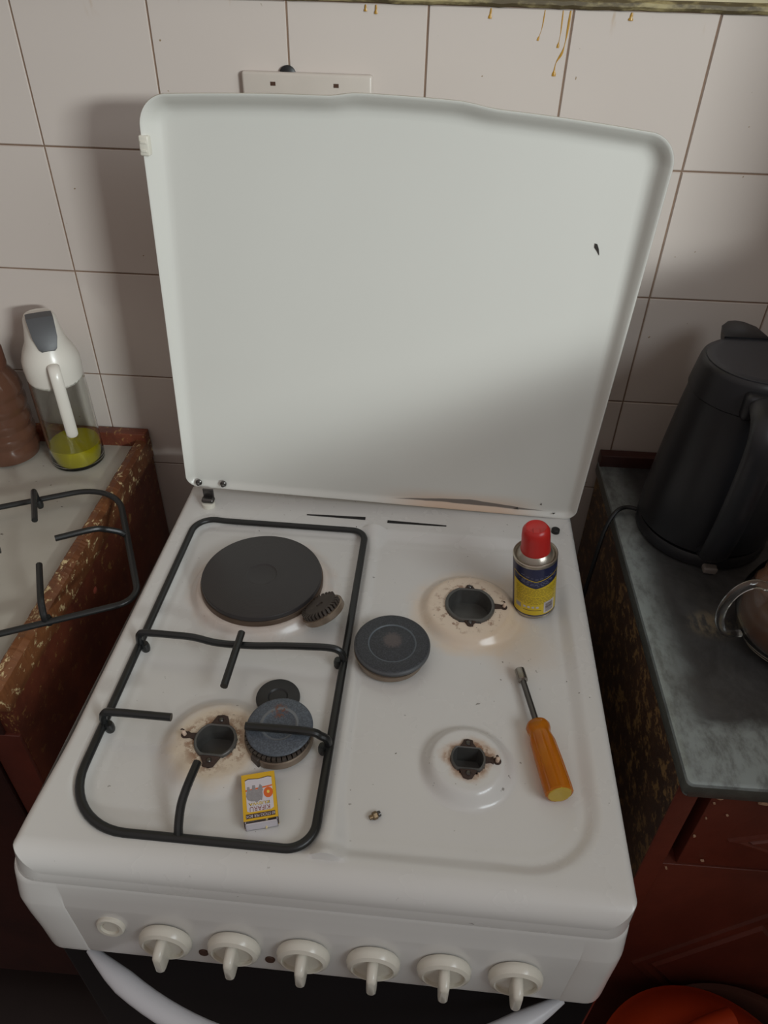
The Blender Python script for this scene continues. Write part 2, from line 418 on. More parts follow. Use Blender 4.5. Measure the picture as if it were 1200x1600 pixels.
# unseen right wall and window, added so its sill shades the lower lid
WX = 0.67
for nm, b_ in (('added_wall_right', (WX, -3.6, 0.0, WX + .10, -2.25, 2.5)), ('added_wall_right_back', (WX, -0.45, 0.0, WX + .10, 0.0, 2.5)), ('added_wall_right_sill', (WX, -2.25, 0.0, WX + .10, -0.45, 1.28)), ('added_wall_right_head', (WX, -2.25, 2.05, WX + .10, -0.45, 2.5))):
    tag(obj(nm, *box(*b_), M['paint_wall'], smooth=False), kind='structure')
g = G()
for b_ in ((WX + .05, -2.25, 1.28, WX + .09, -0.45, 1.30), (WX + .05, -2.25, 2.01, WX + .09, -0.45, 2.05), (WX + .05, -2.25, 1.28, WX + .09, -2.21, 2.05), (WX + .05, -0.49, 1.28, WX + .09, -0.45, 2.05)): g.add(*box(*b_))
tag(g.make('added_window_1', M['white_plastic'], smooth=False), kind='structure')

# grease runs on the tiles below the ledge
def drip(pts, r):
    g = G(); P = smooth_path([(x, -0.0008, z) for x, z in pts], 5)
    rr = [r * (0.45 + 0.25 * math.sin(7 * i)) for i in range(len(P))]; rr[-1] = rr[-2] = r * 1.2
    g.add(*tube(P, rr, 6, flat=0.35, up=(0, 1, 0)))
    return g.make('grease_drip', M['grease'], wall)
drip([(0.1962, 1.399), (0.1955, 1.375), (0.1935, 1.362), (0.1885, 1.352), (0.1880, 1.3400)], 0.0018)
drip([(0.1885, 1.399), (0.1890, 1.380), (0.1880, 1.366)], 0.0011)
drip([(0.1145, 1.399), (0.1138, 1.390)], 0.0016)
drip([(0.259, 1.399), (0.2585, 1.392)], 0.0020)
drip([(0.170, 1.399), (0.1690, 1.383), (0.166, 1.372)], 0.0009)
drip([(-0.005, 1.399), (-0.0052, 1.391)], 0.0014)
drip([(-0.016, 1.399), (-0.0162, 1.393)], 0.0014)

# ------------------------------------------------------------------ cooker
PSI = -0.0186029; OX, OY = -0.2351337, -0.1715253; HZ = 0.87
def hob(x, y, z=0.0):
    c, s = math.cos(PSI), math.sin(PSI)
    return Vector((OX + c * x - s * y, OY + s * x + c * y, HZ + z))
cooker = thing('gas_cooker', 'white enamel gas cooker with an open lid, standing between two counters', 'cooker', (OX, OY, 0), (0, 0, PSI))
UP = (0, 0, HZ)
W, D = 0.504, 0.488
WELL = -0.007
def sstep(a, b, x):
    t_ = min(1, max(0, (x - a) / (b - a))); return t_ * t_ * (3 - 2 * t_)
def rr_sdf(x, y, x0, y0, x1, y1, r4):
    """positive inside; radii for (x0y0, x1y0, x1y1, x0y1)"""
    cx, cy = (x0 + x1) / 2, (y0 + y1) / 2
    r = r4[0] if (x < cx and y < cy) else r4[1] if (x >= cx and y < cy) else r4[2] if (x >= cx) else r4[3]
    qx, qy = abs(x - cx) - (x1 - x0) / 2 + r, abs(y - cy) - (y1 - y0) / 2 + r
    return -(math.hypot(max(qx, 0), max(qy, 0)) + min(max(qx, qy), 0) - r)
MOUNDS = ((0.135, -0.153, 0.071, 0.084, 0.0095), (0.372, -0.165, 0.044, 0.058, 0.009), (0.137, -0.364, 0.038, 0.056, 0.008), (0.3695, -0.362, 0.0300, 0.0450, 0.0120))
HOLES = ((1, 0.0275), (2, 0.0195), (3, 0.0155))
def hz(x, y):
    d = rr_sdf(x, y, 0.019, -0.463, 0.486, -0.040, (0.060, 0.070, 0.028, 0.028))
    z = WELL * sstep(0.0, 0.017, d)
    z += -0.0012 * sstep(0.020, 0.028, d) * 0.6
    if d > 0:   # low spine between the two halves of the well, higher at both ends
        end = max(sstep(-0.395, -0.452, y), sstep(-0.075, -0.048, y))
        hw = 0.010 + 0.010 * end
        z += (0.0030 + 0.0048 * end) * (1 - sstep(0.001, hw, abs(x - 0.2535)))
    for (cx, cy, r0, r1, h) in MOUNDS:
        r = math.hypot(x - cx, y - cy)
        if r < r1: z += h * (1 - sstep(r0, r1, r))
    return z
def edge_drop(x, y):
    def q(d, R): d = max(0.0, d); return 0.0 if d >= R else R - math.sqrt(max(0, R * R - (R - d) ** 2))
    zf = q(y + D, 0.020) ; zs = q(min(x, W - x), 0.008)
    return min(0.022, math.hypot(zf, zs))
def axis(n, a, b, Ra, Rb):
    P = [a + Ra * (1 - math.cos(0.5 * PI * k / 8)) for k in range(8)] if Ra else []
    Q = [b - Rb * (1 - math.cos(0.5 * PI * k / 8)) for k in range(8)] if Rb else []
    s, e = a + Ra, b - Rb
    return P + [s + (e - s) * k / n for k in range(n + 1)] + Q[::-1]
xs = axis(236, 0.0, W, 0.008, 0.008); YB = 0.026
ys = axis(230, -D, YB, 0.020, 0.004)
V = []; F = []; idx = {}
RC = (0.024, 0.024, 0.014, 0.014)
for j, y in enumerate(ys):
    for i, x in enumerate(xs):
        px_, py_ = x, y
        d = rr_sdf(x, y, 0, -D, W, YB, RC)
        if d < 0:
            k = 0 if (x < .25 and y < -.2) else 1 if y < -.2 else 2 if x > .25 else 3
            r = RC[k]; cx = (r if k in (0, 3) else W - r); cy = (-D + r if k in (0, 1) else YB - r)
            l_ = math.hypot(x - cx, y - cy); px_, py_ = cx + (x - cx) * r / l_, cy + (y - cy) * r / l_
        z = hz(px_, py_) - edge_drop(px_, py_)
        if d <= 1e-6 or min(px_, W - px_) < 1e-6: z = min(z, -edge_drop(px_, py_))
        V.append((px_ - 0.0050 * (1 - sstep(0.0, 0.05, px_)) * sstep(-0.36, -0.47, py_), py_, z)); idx[(i, j)] = len(V) - 1
for j in range(len(ys) - 1):
    for i in range(len(xs) - 1):
        cx, cy = (xs[i] + xs[i + 1]) / 2, (ys[j] + ys[j + 1]) / 2
        if any(math.hypot(cx - MOUNDS[m][0], cy - MOUNDS[m][1]) < r for m, r in HOLES): continue
        f = (idx[(i, j)], idx[(i + 1, j)], idx[(i + 1, j + 1)], idx[(i, j + 1)])
        F.append(f)
gh = G().add(V, F)
# skirt running round below the rolled edge
sk = rrect(0, -D, W, YB, RC, 10)
L1 = [(x - 0.0050 * (1 - sstep(0.0, 0.05, x)) * sstep(-0.36, -0.47, y), y, -edge_drop(x, y) + 0.0006) for x, y in sk]
def fl_(x, y, k): return x - k * (1 - sstep(0.0, 0.06, x)) * (sstep(-0.30, -0.47, y))
L2 = [(fl_(x, y, .0078), y - (0.0015 if y < -0.4 else 0), -0.024) for x, y in sk]
L3 = [(fl_(x, y, .0100), y - (0.002 if y < -0.4 else 0), -0.0300) for x, y in sk]
L4 = [(fl_(x, y, .007), y + (0.004 if y < -0.4 else 0), -0.0310) for x, y in sk]
gh.add(*loft([L1, L2, L3, L4], False, False))
hobtop = gh.make('hob_top', M['hob'], cooker, loc=UP, sharp=50)
# vent slots at the back
def slot(xa, xb, ya, yb, r0, r1):
    a, b = Vector((xa, ya, 0.0003)), Vector((xb, yb, 0.0003))
    g = G(); g.add(*tube([a + (b - a) * k / 8 for k in range(9)], [r0 + (r1 - r0) * k / 8 for k in range(9)], 8, flat=0.12, up=(0, 0, 1)))
    return g.make('vent_slot', M['black'], hobtop)
slot(0.164, 0.2395, -0.0238, -0.0232, 0.0013, 0.0030); slot(0.268, 0.343, -0.0262, -0.0266, 0.0028, 0.0013)

# burner seats
def clipped(r, k, n=40):
    return [(r * math.cos(2 * PI * i / n), max(-r * k, min(r * k, r * math.sin(2 * PI * i / n)))) for i in range(n)]
def seat(m, r, k, spark_ang, ear):
    cx, cy, _, _, h = MOUNDS[m]; z0 = WELL - 0.0007 + h
    g = G(); 
    o1, i1 = clipped(r, k), clipped(r * 0.88, k)
    g.add(*loft([[(x * 1.03, y * 1.03, -0.002) for x, y in o1], [(x * 1.0, y * 1.0, 0.0028) for x, y in o1], [(x * 0.96, y * 0.96, 0.0034) for x, y in o1], [(x, y, 0.0028) for x, y in i1],
                 [(x * .96, y * .96, -0.010) for x, y in i1], [(x * .93, y * .93, -0.017) for x, y in i1]], False, True))
    s = g.make('burner_cup', M['cup'], cooker, loc=(cx, cy, HZ + z0))
    tag(s, 'grey burner cup with rusty screw lugs')
    for sg in (-1, 1):
        g = G(); w0, w1 = ear * 1.15, ear * 0.55; y0, y1 = r * k * 0.96, r * k * 0.96 + ear * 1.25
        P = [(-w0, y0), (w0, y0), (w1 * 1.3, y1 - ear * .4), (w1, y1), (0, y1 + ear * .15), (-w1, y1), (-w1 * 1.3, y1 - ear * .4)]
        P = [(x + random.uniform(-.0007, .0007), y * sg) for x, y in P]
        g.add(*loft([[(x, y, -0.0015) for x, y in P], [(x, y, 0.0016) for x, y in P], [(x * .8, y0 * sg + (y - y0 * sg) * .85, 0.0024) for x, y in P]]))
        e = g.make('screw_lug', M['rust'], s)
        q = G(); q.add(*lathe([(0, 0.0022), (0.0022, 0.0022), (0.0024, 0.003), (0.0016, 0.0040), (0, 0.0042)], 10)); 
        q.V = [v + Vector((0, sg * (y0 + ear * .65), 0)) for v in q.V]
        q.make('screw_head', M['dark_steel'], s)
    ca, sa = math.cos(spark_ang), math.sin(spark_ang)
    g = G(); P = [(r * .95, -.0035), (r * 1.28, -.0022), (r * 1.45, -.0035), (r * 1.45, .0035), (r * 1.28, .0022), (r * .95, .0035)]
    P = [(x * ca - y * sa, x * sa + y * ca) for x, y in P]
    g.add(*loft([[(x, y, -0.0015) for x, y in P], [(x, y, 0.0022) for x, y in P]])); g.make('bracket', M['rust'], s)
    x, y = (r + 0.0105) * ca, (r + 0.0105) * sa
    g = G(); g.add(*lathe([(0, -0.002), (0.0036, -0.002), (0.0038, 0.0006), (0.0030, 0.001), (0, 0.001)], 12)); g.V = [v + Vector((x, y, 0)) for v in g.V]; g.make('spark_hole', M['rust'], s)
    g = G(); g.add(*lathe([(0.0018, 0.000), (0.0019, 0.0075), (0.0013, 0.0085), (0.0, 0.0088)], 12), T(x, y, 0) @ RX(0.25)); g.make('spark_plug', M['ceramic'], s)
    g = G(); g.add(*tube([(x, y, 0.008), (x - .001, y - 0.001, 0.0105), (x - 0.002, y - .002, 0.0108)], 0.0007, 6)); g.make('spark_wire', M['rust'], s)
seat(1, 0.0275, 0.90, 0.03, 0.0058)
seat(2, 0.0195, 0.86, PI * 0.96, 0.0086)
seat(3, 0.0158, 0.72, 0.02, 0.0068)

# solid electric plate
hp = obj('hotplate', *lathe([(0, 0.0113), (0.0150, 0.0113), (0.0162, 0.0117), (0.0172, 0.0124), (0.0655, 0.0124), (0.0672, 0.0118), (0.0680, 0.0104), (0.0680, 0.004)], 96), M['plate'], cooker, loc=(0.135, -0.153, HZ + 0.0018))
tag(hp, 'round dark solid electric plate')
obj('rim', *lathe([(0.0676, 0.0066), (0.0688, 0.0066), (0.0694, 0.0056), (0.0694, -0.0015), (0.0708, -0.0020), (0.0712, -0.003)], 96), M['bronze'], hp)

# control panel, lofted downward, ends drawn in towards the bottom
def xin(z): return -0.010 + 0.015 * sstep(-0.05, -0.125, z)
def xir(z): return 0.001 + 0.006 * sstep(-0.05, -0.125, z)
levels = [(-0.0285, -0.486), (-0.0305, -0.4885), (-0.036, -0.4905), (-0.047, -0.4935), (-0.056, -0.4965), (-0.0585, -0.4972), (-0.075, -0.4995), (-0.095, -0.5024), (-0.116, -0.5055), (-0.1205, -0.5055), (-0.122, -0.5035)]
def grx(z, side):  # the slanted groove that sets the end caps off
    u = (z + 0.040) / (-0.083)
    return (0.0330 + 0.015 * u) if side < 0 else W - (0.0365 + 0.010 * u)
loops = []
for z, yf in levels:
    x0, x1 = xin(z), W - xir(z); r = 0.018
    P = [(x0, -0.40)]
    for k in range(9):
        a = PI + 0.5 * PI * k / 8; P.append((x0 + r + r * math.cos(a), yf + r + r * math.sin(a)))
    ga, gb = grx(z, -1), grx(z, 1)
    ins = -0.0012 if z < -0.042 else 0
    if ins == 0: seq = [(ga - .0012, 0), (ga, 0), (ga + .0012, 0), (gb - .0012, 0), (gb, 0), (gb + .0012, 0)]
    else: seq = [(ga - .0012, -0.0), (ga, 0.0010), (ga + .0012, 0.0006), (gb - .0012, 0.0006), (gb, 0.0010), (gb + .0012, 0.0)]
    P += [(x, yf + dy) for x, dy in seq]
    for k in range(9):
        a = 1.5 * PI + 0.5 * PI * k / 8; P.append((x1 - r + r * math.cos(a), yf + r + r * math.sin(a)))
    P.append((x1, -0.40))
    loops.append([(x, y, z) for x, y in P])
panel = obj('control_panel', *loft(loops), M['enamel'], cooker, loc=UP, sharp=40)
TILT = math.atan2(0.0083, 0.0577)
def on_panel(z): return -0.4972 - (-(z) - 0.0585) * 0.1438
knob0 = None
for k in range(6):
    x, z = 0.1205 + 0.0593 * k, -0.0875
    if knob0 is None:
        K = thing('control_knob', None, None, (0, 0, 0)); K.parent = cooker
        V, F = lathe([(0.0, -0.001), (0.0215, -0.001), (0.0228, 0.001), (0.0228, 0.004), (0.0212, 0.0075), (0.0180, 0.0092), (0.0170, 0.0088), (0.0168, 0.0062), (0.0, 0.0068)], 48)
        knob0 = K
        col_ = obj('knob_collar', V, F, M['ivory'], K, rot=(PI / 2, 0, 0))
        g = G()
        Ls = []
        for q, (zz_, hx, hy, cy) in enumerate(((0.006, .0046, .0148, 0), (0.012, .0045, .0146, 0.0), (0.0185, .0043, .0138, -0.0005), (0.0212, .0038, .0125, -.001), (0.0225, .0026, .0105, -.001))):
            Ls.append([(a, b + cy, zz_) for a, b in rrect(-hx, -hy, hx, hy, min(hx, hy) * .95, 5)])
        g.add(*loft(Ls)); g.make('knob_grip', M['ivory'], K, rot=(PI / 2, 0, 0))
        K.location = (x, on_panel(z) + 0.0002, HZ + z); K.rotation_euler = (-TILT * 0.30, 0, 0)
    else:
        K = copy_tree(knob0, cooker); K.location = (x, on_panel(z) + 0.0002, HZ + z)
# round ignition button at the left end
b = obj('ignition_button', *lathe([(0, 0.0012), (0.0062, 0.0012), (0.0066, 0.0005), (0.0078, 0.0004), (0.0082, 0.0026), (0.0108, 0.0028), (0.0122, 0.0016), (0.0124, -0.001)], 40), M['ivory'], cooker, loc=(0.0735, on_panel(-0.0775), HZ - 0.0775), rot=(PI / 2 - TILT, 0, 0))
tag(b, 'round ivory push button')
for (x, z) in ((0.1515, -0.1035), (0.1625, -0.1035), (0.2095, -0.1035)):
    obj('indicator_window', *lathe([(0, 0.0006), (0.0040, 0.0006), (0.0044, 0.0), (0.0044, -0.001)], 20), M['mb_dark'], cooker, loc=(x, on_panel(z), HZ + z), rot=(PI / 2 - TILT, 0, 0))
# body and door
obj('body', *box(0.004, -0.470, -0.84, W - 0.004, 0.022, -0.032, 0.004), M['enamel'], cooker, loc=UP)
door = obj('oven_door', *box(0.006, -0.494, -0.70, W - 0.006, -0.471, -0.132, 0.005), M['glass_dark'], cooker, loc=UP)
tag(door, 'black glass oven door')
hpts = []
for k in range(33):
    u = -1 + 2 * k / 32; x = 0.252 + 0.213 * u
    hpts.append((x, -0.4965 - 0.0635 * (1 - abs(u) ** 2.2), -0.142 - 0.004 * (1 - u * u)))
gh2 = G(); gh2.add(*tube(hpts, [0.004 + 0.0060 * min(1, (1 - abs(-1 + 2 * k / 32)) * 6) for k in range(33)], 16, flat=0.75, up=(0, 0, 1)))
gh2.make('door_handle', M['white_handle'], door)
for x in (0.03, W - 0.03):
    for y in (-0.44, -0.04):
        obj('foot', *lathe([(0, -0.87), (0.014, -0.87), (0.015, -0.84), (0, -0.84)], 16), M['black'], cooker, loc=(x, y, HZ))

# lid: dished sheet, seen from inside
LW, LH = 0.50265, 0.44783
LX, LYAW, LZ, LY, ROLL, LEAN = 0.00393, 0.0191, 0.00983, -0.01, -0.03749, 0.02986
def lid_frame():
    ex = Vector((math.cos(LYAW), math.sin(LYAW), 0))
    ez = Vector((-math.sin(LEAN) * math.sin(LYAW), math.sin(LEAN) * math.cos(LYAW), math.cos(LEAN)))
    U = ex * math.cos(ROLL) + ez * math.sin(ROLL); Vv = -ex * math.sin(ROLL) + ez * math.cos(ROLL)
    N = U.cross(Vv)   # away from the viewer: U x V = -y... flipped below
    m = Matrix((U, -N, Vv)).transposed().to_4x4()
    m.translation = Vector((W / 2 + LX, LY, LZ + HZ)); return m
LM = lid_frame()
def lid_top(u): return LH + 0.0125 * (1 - (2 * u / LW) ** 2) + 0.0035 * sstep(-0.075, -0.045, u) * (1 - sstep(0.045, 0.085, u))
# outline (u, v), counter-clockwise from bottom left
h = LW / 2; rb, rt = 0.014, 0.030
out = []
def arc(cx, cy, r, a0, a1, n=10): return [(cx + r * math.cos(a0 + (a1 - a0) * k / n), cy + r * math.sin(a0 + (a1 - a0) * k / n)) for k in range(n + 1)]
out += arc(-h + rb, rb, rb, PI, 1.5 * PI) + [(-h + rb + (LW - 2 * rb) * k / 20, 0) for k in range(1, 20)] + arc(h - rb, rb, rb, 1.5 * PI, 2 * PI)
out += arc(h - rt, lid_top(h - rt) - rt, rt, 0, 0.5 * PI, 12)
out += [(u, lid_top(u)) for u in [h - rt - (LW - 2 * rt) * k / 44 for k in range(1, 44)]]
out += arc(-h + rt, lid_top(-h + rt) - rt, rt, 0.5 * PI, PI, 12)
def inset(P, d):
    n = len(P); R_ = []
    for i in range(n):
        a, b_ = Vector(P[i - 1]), Vector(P[(i + 1) % n]); tt = (b_ - a); 
        if tt.length < 1e-9: R_.append(P[i]); continue
        tt.normalize(); R_.append((P[i][0] - tt.y * d, P[i][1] + tt.x * d))
    return R_
# each ring: (inset, depth towards the viewer is negative y)
DP = 0.0160
rings = [(0.0, 0.0008), (0.0004, 0.0), (0.0012, 0.0002), (0.0028, 0.0016), (0.0050, 0.0038), (0.0072, 0.0066), (0.0095, 0.0098), (0.0130, 0.0136), (0.0175, 0.0155), (0.0225, DP)]
loops = []
for d, dep in rings:
    P1, P2 = inset(out, d), inset(out, d * 0.5)
    L = []
    for (u, v), (ub, vb), (u0, v0) in zip(P1, P2, out):
        f = sstep(0.0, 0.05, v0)      # the hinge edge has only a shallow, narrow fold
        L.append((ub + (u - ub) * f, DP - (DP - dep) * (0.35 + 0.65 * f), vb + (v - vb) * f))
    loops.append(L)
V, F = loft(loops, False, False)
nO = len(out); F.append(tuple((len(rings) - 1) * nO + i for i in range(nO)))
lid = obj('lid', V, F, M['lid'], cooker, sharp=60)
lid.matrix_local = LM
md = lid.modifiers.new('sheet', 'SOLIDIFY'); md.thickness = 0.0009; md.offset = 0
tag(lid, 'white pressed metal lid standing open with a scraped lower edge')
g = G().add(*box(-h - 0.0025, -0.0022, 0.396, -h + 0.007, 0.008, 0.414, 0.0015)); g.add(*box(-h - 0.001, -0.0030, 0.3995, -h + 0.005, -0.001, 0.402, 0.0004)); g.add(*box(-h - 0.001, -0.0030, 0.407, -h + 0.005, -0.001, 0.4095, 0.0004))
c_ = g.make('edge_clip', M['ivory'], lid); tag(c_, 'small cream plastic clip')
for u, v in ((-0.2355, 0.0068), (-0.2035, 0.0078)):
    obj('stud', *lathe([(0.0040, 0), (0.0042, 0.0020), (0.0030, 0.0030), (0.0022, 0.0034), (0.0022, 0.0062), (0.0012, 0.0075), (0, 0.0077)], 14), M['dark_steel'], lid, loc=(u, 0.0110, v), rot=(PI / 2, 0, 0))
# chips in the paint
def chip(P, name='paint_chip', m='dark_steel', y=0.0152):
    g = G(); g.add(*loft([[(a, y, b_) for a, b_ in P], [(a, y - 0.0006, b_) for a, b_ in P]])); return g.make(name, M[m], lid, smooth=False)
cxx, czz = 0.202, 0.3395
chip([(cxx - .003, czz + .005), (cxx - .0005, czz + .0045), (cxx + .002, czz), (cxx + .004, czz - .0065), (cxx + .0005, czz - .002), (cxx - .0025, czz + .001)])
chip([(0.2215, 0.0075), (0.2235, 0.0055), (0.2255, 0.0078)], y=0.0110); chip([(0.174, 0.0085), (0.1765, 0.0115), (0.1785, 0.0075)], y=0.0120); chip([(0.205, 0.016), (0.2062, 0.0185), (0.207, 0.0155)], y=0.0148)
# hinges
g = G().add(*lathe([(0, -0.0005), (0.0085, -0.0005), (0.0085, 0.0058), (0.0075, 0.0064), (0, 0.0064)], 24)); hb = g.make('hinge_bush', M['ivory'], cooker, loc=(0.0352, -0.0200, HZ + 0.0006)); tag(hb, 'cream hinge bush')
g = G().add(*box(-0.0082, -0.005, 0.006, 0.0082, 0.0060, 0.0125, 0.003)); g.add(*box(-0.0070, 0.0035, 0.010, 0.0070, 0.006, 0.0235, 0.001)); g.make('hinge_bracket', M['dark_steel'], hb)
g = G().add(*lathe([(0, -0.0005), (0.0052, -0.0005), (0.0052, 0.004), (0.004, 0.005), (0, 0.005)], 20)); hb = g.make('hinge_bush', M['black'], cooker, loc=(0.4800, -0.0230, HZ + 0.0006)); tag(hb, 'black hinge bush')

# ------------------------------------------------------------------ pan supports
def grate_parts(root, mirror, Wg=0.215, fl=0.068):
    sx = -1 if mirror else 1
    Lg, zf, zt, r = 0.410, 0.0085, 0.0275, 0.0041
    def mp(P): return [((p[0] if not mirror else Wg - p[0]), p[1], p[2]) for p in P]
    fr = rrect(0, 0, Wg, Lg, (0.058, 0.024, 0.018, 0.024), 12)
    dense = []
    for a, b_ in zip(fr, fr[1:] + fr[:1]):
        n = max(1, int(math.dist(a, b_) / 0.012))
        for k in range(n): dense.append((a[0] + (b_[0] - a[0]) * k / n, a[1] + (b_[1] - a[1]) * k / n, zf + 0.0005 * math.sin(a[0] * 60)))
    g = G(); g.add(*tube(mp(dense), r, 12, closed=True, flat=0.85, up=(0, 0, 1))); g.make('frame', M['iron'], root)
    def bar(name, pts, rr=None, foot=None):
        g = G(); P = smooth_path(mp(pts), 5); g.add(*tube(P, rr or r * 0.92, 10))
        for f in (foot or []):
            f = mp([f])[0]; g.add(*lathe([(0, -0.0085), (0.0036, -0.0085), (0.0046, -0.005), (0.0046, 0.000), (0.0036, 0.0035), (0, 0.0035)], 14), T(f[0], f[1], zf))
        g.make(name, M['iron'], root)
    ym = 0.200
    kx = Wg / 0.215
    def bx(P): return [(p[0] * kx,) + tuple(p[1:]) for p in P]
    bar('crossbar', bx([(0.001, ym, zf), (0.001, ym, zf + 0.008), (0.003, ym, zt - 0.003), (0.010, ym, zt), (0.040, ym, zt), (0.060, ym, zt - 0.001), (0.085, ym - .001, zt - 0.0055), (0.120, ym, zt - 0.0065), (0.150, ym, zt - 0.003), (0.175, ym - 0.001, zt), (0.200, ym, zt), (0.211, ym, zt - 0.004), (0.2145, ym, zf + 0.006), (0.215, ym, zf)]), foot=bx([(0.006, ym - 0.001, 0), (0.209, ym - 0.001, 0)]))
    bar('finger', bx([(0.108, ym + 0.009, zt + 0.002), (0.108, ym, zt + 0.002), (0.1075, ym - 0.060, zt + 0.002)]))
    yl = 0.102
    bar('finger', [(0.001, yl, zf), (0.0015, yl, zf + 0.010), (0.005, yl, zt - 0.002), (0.014, yl, zt), (fl, yl, zt)], foot=[(0.006, yl - 0.002, 0)])
    bar('finger', [(Wg - 0.001, yl - 0.003, zf), (Wg - 0.002, yl - 0.003, zf + 0.010), (Wg - 0.008, yl - 0.003, zt - 0.004), (Wg - 0.020, yl - 0.003, zt + 0.001), (Wg - 0.077, yl - 0.003, zt + 0.001)], foot=[(Wg - 0.006, yl - 0.005, 0)])
    bar('finger', bx([(0.103, 0.002, zf), (0.102, 0.008, zf + 0.006), (0.101, 0.022, zt - 0.006), (0.103, 0.036, zt), (0.105, 0.059 if not mirror else 0.080, zt)]))
q = hob(0.0275, -0.4575, WELL - 0.0014)
g1 = thing('pan_support', 'black wire pan support lying over the electric plate and left burner of the cooker', 'pan support', q, (0, 0, PSI), 'pan supports')
grate_parts(g1, False)
g2 = thing('pan_support', 'black wire pan support lying on the white left counter, overhanging its brown edge', 'pan support', (-0.240, -0.356, 0.8500), (0, 0, math.radians(115.5)), 'pan supports')
grate_parts(g2, True, 0.236, 0.070)

# ------------------------------------------------------------------ loose burner parts
def cap_prof(r, h, ring, dep):
    return [(0, h - dep), (ring * 0.9, h - dep), (ring, h - dep * .2), (ring * 1.06, h), (r * 0.93, h), (r * 0.985, h - h * .12), (r, h - h * .35), (r, h * 0.35), (r * 0.97, h * 0.1), (r * 0.9, 0.0), (0, 0.0)]
def head(root, r, h, teeth, z0=0.0, mat='alu', rimmat='alu_dark'):
    """aluminium flame spreader: drum with a ring of slots under its top"""
    g = G(); g.add(*lathe([(r * .6, z0), (r * .93, z0), (r, z0 + h * .12), (r, z0 + h * .58), (r * 0.97, z0 + h * .66), (r * .55, z0 + h * .66), (r * .55, z0), (r * .6, z0)], 64)); g.make('flame_ring', M[mat], root)
    g = G()
    for k in range(teeth):
        a = 2 * PI * k / teeth; wd = 2 * PI * r / teeth * 0.36
        g.add(*box(r * .72, -wd, z0 + h * .50, r * .965, wd, z0 + h * .98), RZ(a))
    g.add(*lathe([(r * .5, z0 + h * .5), (r * .74, z0 + h * .5), (r * .74, z0 + h), (r * .5, z0 + h), (r * .5, z0 + h * .5)], 48))
    g.make('slotted_teeth', M[rimmat], root, smooth=False)
# big cap on the middle of the hob
q = hob(0.2905, -0.2365, WELL + 0.0027)
bc = thing('loose_burner_cap', 'largest round black burner cap, lying loose in the middle of the hob', 'burner cap', q, (0.03, 0.0, 0.0), 'loose burner caps')
obj('flame_ring', *lathe([(0, 0), (0.0345, 0), (0.0362, 0.0015), (0.0366, 0.0085), (0.0380, 0.0100), (0.02, 0.010), (0, 0.010)], 64), M['alu'], bc, loc=(-0.0015, -0.0035, 0))
g = G().add(*lathe([(0, 0.0148), (0.0225, 0.0151), (0.0238, 0.0144), (0.0247, 0.0152), (0.0360, 0.0156), (0.0384, 0.0148), (0.0398, 0.0130), (0.0398, 0.0105), (0.0375, 0.0098), (0, 0.0098)], 72)); g.make('cap_disc', M['cap_worn'], bc)
# assembled medium burner, set down beside its seat
q = hob(0.1945, -0.3530, WELL + 0.0020)
mb = thing('loose_burner_head', 'blue-grey capped burner head with slotted aluminium ring, pushed beside its rusty seat', 'burner head', q, (0.03, -0.03, 0.2))
head(mb, 0.0318, 0.0165, 40)
g = G().add(*box(-0.0045, -0.0335, 0.001, 0.0045, -0.029, 0.0125, 0.001), RZ(-0.75)); g.make('notch_lug', M['alu_dark'], mb)
g = G().add(*lathe([(0, 0.0180), (0.0125, 0.0180), (0.0150, 0.0188), (0.0162, 0.0198), (0.0172, 0.0196), (0.0280, 0.0196), (0.0302, 0.0188), (0.0310, 0.0178), (0.0302, 0.0167), (0, 0.0167)], 64)); g.make('cap_disc', M['cap_rust'], mb, loc=(0.0015, 0.0025, 0))
# small cap leaning behind it
q = hob(0.1835, -0.3065, WELL + 0.0003)
sc = thing('loose_burner_cap', 'small plain black burner cap tucked behind the capped burner head', 'burner cap', q, (0.02, 0.0, 0), 'loose burner caps')
g = G().add(*lathe([(0, 0.0035), (0.0085, 0.0036), (0.0092, 0.0044), (0.0100, 0.0050), (0.0195, 0.0050), (0.0212, 0.0044), (0.0217, 0.0030), (0.0210, 0.0), (0, 0.0)], 56)); g.make('cap_disc', M['cap_black'], sc)
# small slotted ring leaning against the plate
q = hob(0.2135, -0.1990, 0.0085)
sr = thing('flame_spreader', 'small toothed aluminium flame spreader tipped against the electric plate', 'burner head', q, (math.radians(-12), math.radians(-30), 0.0))
sr.scale = (1.2, 1.2, 1.2)
V, F = lathe([(0.0, 0.0), (0.0190, 0.0), (0.0200, 0.001), (0.0202, 0.0060), (0.0190, 0.0066), (0.0120, 0.0066), (0.0, 0.0066)], 56)
obj('flame_ring', V, F, M['alu'], sr, loc=(0, 0, -0.002))
g = G()
for k in range(30):
    if k in (2, 3, 4): continue
    a = 2 * PI * k / 30; g.add(*box(0.0135, -0.0011, 0.004, 0.0185, 0.0011, 0.0092), RZ(a))
g.add(*lathe([(0, 0.0086), (0.0030, 0.0080), (0.0034, 0.0092), (0.0142, 0.0094), (0.0146, 0.0086), (0.0146, 0.004), (0, 0.004)], 48)); g.make('slotted_teeth', M['alu_dark'], sr, smooth=False)

